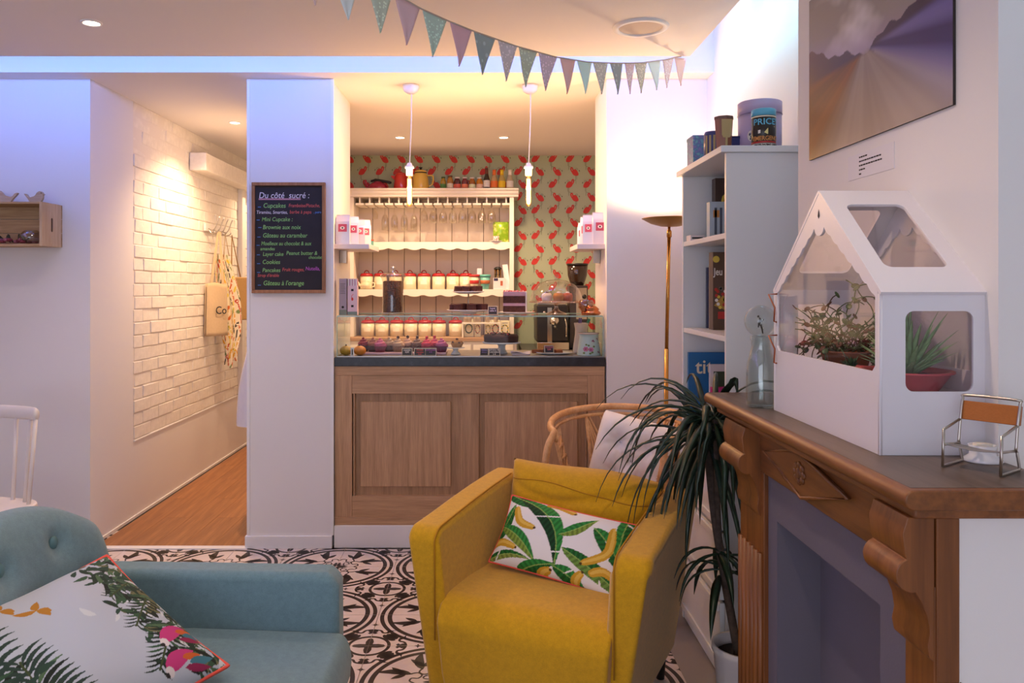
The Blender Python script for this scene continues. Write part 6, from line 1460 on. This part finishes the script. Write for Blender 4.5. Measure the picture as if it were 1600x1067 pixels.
# ================================================================ left wall, pillar, corridor
# chalkboard menu
cbx0, cbx1, cbz0, cbz1 = X(393.5, YA-.012), X(508.5, YA-.012), Z(458, YA-.012), Z(285, YA-.012)
CBD = T('chalkboard', 'framed chalkboard menu of sweets hung on the white pillar', 'chalkboard', ((cbx0+cbx1)/2, YA-.0005, cbz0), 0)
bwd, bht = cbx1-cbx0, cbz1-cbz0; fw = .018
frm = wood('chalkboard_oak_frame', '#a9764c', '#855530', (1, 1, .08), 40, .5, .1)
M().box(-bwd/2+.01, bwd/2-.01, -.010, 0, .01, bht-.01).build('slate', pm('blackboard', '#29252b', .8, var=.12, vs=14), CBD)
for a in ((-bwd/2, bwd/2, 0, fw), (-bwd/2, bwd/2, bht-fw, bht)): M().box(a[0], a[1], -.02, 0, a[2], a[3]).build('frame_rail', frm, CBD, bevel=.002)
for a in ((-bwd/2, -bwd/2+fw), (bwd/2-fw, bwd/2)): M().box(a[0], a[1], -.0198, 0, fw, bht-fw).build('frame_stile', frm, CBD, bevel=.002)
CH = {c: pm('chalk_'+c, h, .9) for c, h in dict(w='#dcd8e4', g='#8fc878', r='#d0605c', b='#5a86c8', m='#c060b8', p='#c890a0').items()}
def ct(s_, px, py, size, c, sx=.92): # pixel position in the 854x1067 close view of the board
    x_ = (px-385)/612*bwd*1.0; z_ = bht*(1-(py-78)/920)
    text(s_, size, CH[c], CBD, (x_, -.0104, z_), FRONT, 'chalk_lettering', shear=.14, depth=.0002, sx=sx, bold=.0001)
def dash(px, py, w_=26, c='b'):
    x_ = (px-385)/612*bwd; z_ = bht*(1-(py-78)/920); M().box(x_, x_+w_/612*bwd, -.0107, -.0102, z_, z_+.0035).build('chalk_stroke', CH[c], CBD)
ct('Du côté  sucré :', 135, 208, .046, 'w'); dash(135, 216, 350, 'p'); dash(135, 223, 350, 'p')
rows = [('Cupcakes', 172, 288, .036, 'g'), ('Framboise/Pistache,', 384, 283, .027, 'r'), ('Tiramisu, Smarties,', 115, 338, .0255, 'w'), ('barbe à papa', 392, 336, .0265, 'r'), (', poire', 592, 334, .018, 'b'), ('Mini Cupcake :', 160, 400, .032, 'g'), ('Brownie aux noix', 168, 466, .033, 'g'),
        ('Gâteau au carambar', 168, 535, .034, 'g'), ('Moelleux au chocolat & aux', 155, 600, .0305, 'g'), ('amandes', 148, 642, .026, 'g'), ('Layer cake', 168, 688, .030, 'g'), ('Peanut butter &', 364, 680, .030, 'g'), ('chocolat', 550, 712, .024, 'g'), ('Cookies', 165, 755, .033, 'g'),
        ('Pancakes', 165, 822, .031, 'g'), ('Fruit rouges,', 330, 815, .027, 'r'), ('Nutella,', 523, 808, .029, 'm'), ("Sirop d'érable", 125, 862, .024, 'r'), ("Gâteau à l'orange", 172, 932, .036, 'g')]
for r_ in rows: ct(*r_, sx=.88 if r_[0] not in ('Framboise/Pistache,', 'Moelleux au chocolat & aux') else .80)
for px, py in ((128, 285), (118, 393), (132, 455), (124, 534), (118, 603), (120, 682), (122, 755), (122, 828), (128, 934)): dash(px, py)
# wooden crate shelf with birds
pine = wood('crate_pine', '#c9a67c', '#a67f55', (.06, 1, 1), 30, .6, .15)
pine2 = wood('crate_pine_end', '#d3b894', '#b89670', (1, 1, .06), 30, .6, .12)
CX0_, CX1_ = X(-120, 4.18), X(66, 4.18); cz0, cz1 = Z(384, 4.18), Z(315, 4.18)
CR = T('wooden_crate', 'pine wine crate mounted as a shelf on the left wall', 'crate', (CX1_, YA-.001, cz0))
cw, chh, cd = CX1_-CX0_, cz1-cz0, .20
for k in range(3):
    M().box(-cw, 0, -.012, 0, k*chh/3+.001, (k+1)*chh/3-.001).build('back_slat', pine, CR, bevel=.0015)
for k in range(2): M().box(-.016, 0, -cd+k*(cd-.012)/2+.001, -cd+(k+1)*(cd-.012)/2-.001, 0, chh).build('end_slat', pine2, CR, bevel=.0015)
for k in range(2): M().box(-cw, -cw+.016, -cd+k*(cd-.012)/2+.001, -cd+(k+1)*(cd-.012)/2-.001, 0, chh).build('end_slat', pine, CR, bevel=.0015)
for k in range(2):
    M().box(-cw+.016, -.016, -cd+k*(cd-.012)/2+.001, -cd+(k+1)*(cd-.012)/2-.001, 0, .011).build('bottom_slat', pine, CR, bevel=.0015); M().box(-cw+.016, -.016, -cd+k*(cd-.012)/2+.001, -cd+(k+1)*(cd-.012)/2-.001, chh-.011, chh).build('top_slat', pine, CR, bevel=.0015)
for x_ in (-cw+.016, -.036): M().box(x_, x_+.02, -.035, -.012, .011, chh-.011).build('corner_block', pine, CR, bevel=.001)
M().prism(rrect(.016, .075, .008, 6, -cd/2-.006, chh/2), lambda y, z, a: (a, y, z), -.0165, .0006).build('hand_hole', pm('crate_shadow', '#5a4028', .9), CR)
def bird(px, pyb, hgt, L, face, label, Y=4.25):
    t = T('wooden_bird', label, 'ornament', (X(px, Y), Y, CR.location.z+chh+.0005)); f = face
    out = crom([(-.55, .78), (-.42, .72), (-.30, .48), (-.12, .52), (.02, .62), (.12, .86), (.26, 1.0), (.40, .92), (.46, .78), (.52, .74), (.45, .66), (.44, .40), (.34, .12), (.16, 0), (-.08, 0), (-.26, .10), (-.36, .34), (-.50, .62)], 4, True)
    M().prism([(u*L*f, v*hgt) for u, v in out], lambda x_, z_, a: (x_, a, z_), -.008, .008, smooth=False).build('silhouette', wood('bird_ash', '#cdb59c', '#b0937a', (.08, 1, 1), 30, .6, .1), t, bevel=.0015)
    M().lathe([(.0001, 0), (.003, 0), (.003, .017), (.0001, .017)], 8).build('eye', brn, t, (.36*L*f, .0085, .84*hgt), (R(90), 0, 0))
bird(55, 0, .062, .100, 1, 'small flat wooden bird looking along the crate towards the corridor'); bird(8, 0, .068, .13, -1, 'larger flat wooden bird with raised tail on the crate')
t = T('glass_bowl', 'clear glass bowl with dried petals lying in the crate', 'bowl', (X(48, 4.24), 4.245, cz0+.0115)); M().lathe([(.0001, .002), (.03, .001), (.055, .02), (.058, .04), (.045, .066), (.030, .075), (.028, .074), (.043, .064), (.055, .04), (.052, .02), (.028, .005), (.0001, .005)], 28).build('bowl', bg, t)
drc = [pm('dried_rose', '#7a2c34', .8), pm('dried_pink', '#a8606c', .8), pm('dried_leaf', '#3a3a24', .8)]
rs = random.Random(31)
DF = T('dried_flowers', 'bunch of dried dark red flowers lying in the crate', 'flowers', (X(18, 4.23), 4.23, cz0+.0115))
for k in range(9):
    x_, y_ = -.07+.018*k, rs.uniform(-.03, .03)
    mb = M()
    for q in range(7): a = q*2*PI/6; mb.ell((.008*math.cos(a)*(q > 0), .008*math.sin(a)*(q > 0), .012), (.008, .008, .009), 8, 5)
    mb.build('flower_head', drc[k % 2], DF, (x_, y_, rs.uniform(.0, .012)))
for k in range(7): blade((-.05+.022*k, 0, .005), (rs.uniform(-1, 1), rs.uniform(-.6, .2), .7), (0, -.5, .5), .05, .016, .2, .1).build('leaf', drc[2], DF)
for k in range(5): mb = M(); mb.ell((0, 0, 0), (.012, .009, .006), 8, 5); tag(mb.build('dried_petal', drc[k % 2], None, (X(48, 4.24)-.02+.010*k, 4.245+rs.uniform(-.015, .015), cz0+.0215)), 'dried red petal inside the glass bowl', 'petal', 'petals in the glass bowl')
# coat rack
rz_ = Z(356, 6.22)
CRK = T('coat_rack', 'white wooden coat rack with steel hooks on the brick wall', 'coat rack', (XC+.004, 6.22, rz_))
M().box(0, .018, -.10, .34, -.03, .03).build('rail', pm('white_lacquer', '#e3dcd9', .35), CRK, bevel=.004)
for k in range(4):
    y = -.04+k*.105
    hk = M().tube(crom([(.018, y, -.01), (.05, y, -.02), (.072, y, .0), (.092, y, .055), (.102, y, .075)], 4), .0045, 8).build('hook', stl, CRK)
    mb = M(); mb.ell((.104, y, .079), .008, 10, 6); mb.build('hook_ball', wl, hk); M().tube(crom([(.018, y, -.012), (.045, y, -.045), (.085, y, -.035), (.092, y, -.02)], 4), .004, 8).build('lower_hook', stl, CRK)
canv = fabric('natural_canvas', '#cbb08a', var=.05, rough=.9)
def wallx(d): return XC+d
t = T('tote_bag', 'natural canvas tote bag hanging from the coat rack', 'bag', (wallx(.075), 6.18, Z(525, 6.15)), R(-32))
hB = Z(443, 6.15)-Z(525, 6.15); wB = .19
mb = M(); mb.grid(lambda a, b: (.028*math.sin(PI*a)*(.4+.6*(1-b))+.01, -wB*.45+wB*a+.02*(1-b)*(a-.5), hB*b+.008*math.sin(a*5)*(b > .9)), 16, 14); mb.grid(lambda a, b: (-.020*math.sin(PI*a)*(.3+.7*(1-b))-.008, -wB*.45+wB*a+.02*(1-b)*(a-.5), hB*b), 16, 14); mb.build('bag_body', canv, t, solid=.002)
hh = rz_-.03-t.location.z
M().add([(.012, -.06, hB-.01), (.012, -.035, hB-.01), (.01, .03, hh), (.01, .012, hh)], [(0, 1, 2, 3)]).build('strap', canv, t, solid=.003); M().add([(.014, .05, hB-.01), (.014, .075, hB-.01), (.01, .045, hh), (.01, .026, hh)], [(0, 1, 2, 3)]).build('strap', canv, t, solid=.003)
text('Co', .085, inkm, t, (.046, -.035, hB*.42), (R(90), 0, R(90)), bold=.0008)
def apron_print(c, U, V):
    rs = random.Random(17)
    for i in range(7):
        for j in range(20):
            u = -1+.31*i+(.15 if j % 2 else 0)+rs.uniform(-.05, .05); v = -1+.105*j+rs.uniform(-.015, .015); col = rs.choice(['#b8402c', '#d8a02c', '#3a3430', '#c86a34', '#7a8a54', '#d8c04a'])
            paint(c, U, V, ellpoly((u, v), .12, .036, rs.uniform(0, 180), 12), col)
            if rs.random() < .5: paint(c, U, V, ellpoly((u+.02, v), .05, .015, 0, 8), '#efe4d0')
AP = T('apron', 'cream apron with orange, yellow and black spots hanging from the coat rack', 'apron', (wallx(.052), 6.395, Z(570, 6.4)), R(-35))
hA = Z(398, 6.4)-Z(570, 6.4)
nu, nv = 60, 160; U, V = np.meshgrid(np.linspace(-1, 1, nu), np.linspace(-1, 1, nv), indexing='ij')
c = np.zeros((nu, nv, 3)); c[:] = lin('#e6d8bc'); apron_print(c, U, V)
def apf(a, b):
    w_ = .055+.06*math.sin(PI*min(1, (1-b)*1.15))**.8
    return (.03+.022*math.sin(a*14+b*2)*(1-b*.5), (a-.5)*2*w_+.06*(1-b)+.02*math.sin(b*4), hA*b+(0 if b > .1 else .03*math.sin(a*9)))
mb = M(); mb.grid(apf, nu, nv); mb.c = c.reshape(-1, 3); mb.build('cloth', vcol('printed_cotton'), AP, solid=.0015)
M().tube([(.03, .0, hA-.01), (.02, .02, rz_-AP.location.z-.03), (.03, .05, hA-.01)], .004, 6).build('neck_loop', canv, AP)
t = T('satchel', 'tan cloth bag half hidden behind the spotted apron', 'bag', (wallx(.085), 6.68, Z(500, 6.68)), R(-30)); M().box(0, .05, -.12, .13, 0, Z(433, 6.68)-Z(500, 6.68)).build('bag_body', fabric('tan_canvas', '#b8925c', var=.06), t, bevel=.012, bseg=3); M().tube([(.025, -.08, Z(433, 6.68)-Z(500, 6.68)-.01), (.03, -.08, rz_-t.location.z-.035), (.025, .02, Z(433, 6.68)-Z(500, 6.68)-.01)], .006, 6).build('strap', fabric('tan_canvas', '#b8925c', var=.06), t)
# white coat on the corridor's right side
WCO = T('hanging_coat', 'white cloth coat hanging just behind the pillar edge', 'coat', (-1.50, 5.05, Z(658, 5.05)))
hC = Z(462, 5.05)-Z(658, 5.05)
def coat(a, b):
    t_ = 2*PI*a; rx = .055+.045*(1-b)**.7+.02*math.sin(b*6); ry = .17+.05*(1-b)
    return (.10-.0+rx*math.cos(t_)*(1+.12*math.sin(t_*5))-.06*(1-b)**1.2, ry*math.sin(t_), hC*b)
mb = M(); mb.grid(coat, 48, 24, cu=True); mb.build('cloth', fabric('white_linen', '#d9d6dc', var=.03), WCO)
M().tube([(.10, 0, hC-.01), (.12, 0, hC+.05), (.187, 0, hC+.06)], .006, 8).build('hanger_peg', stl, WCO)
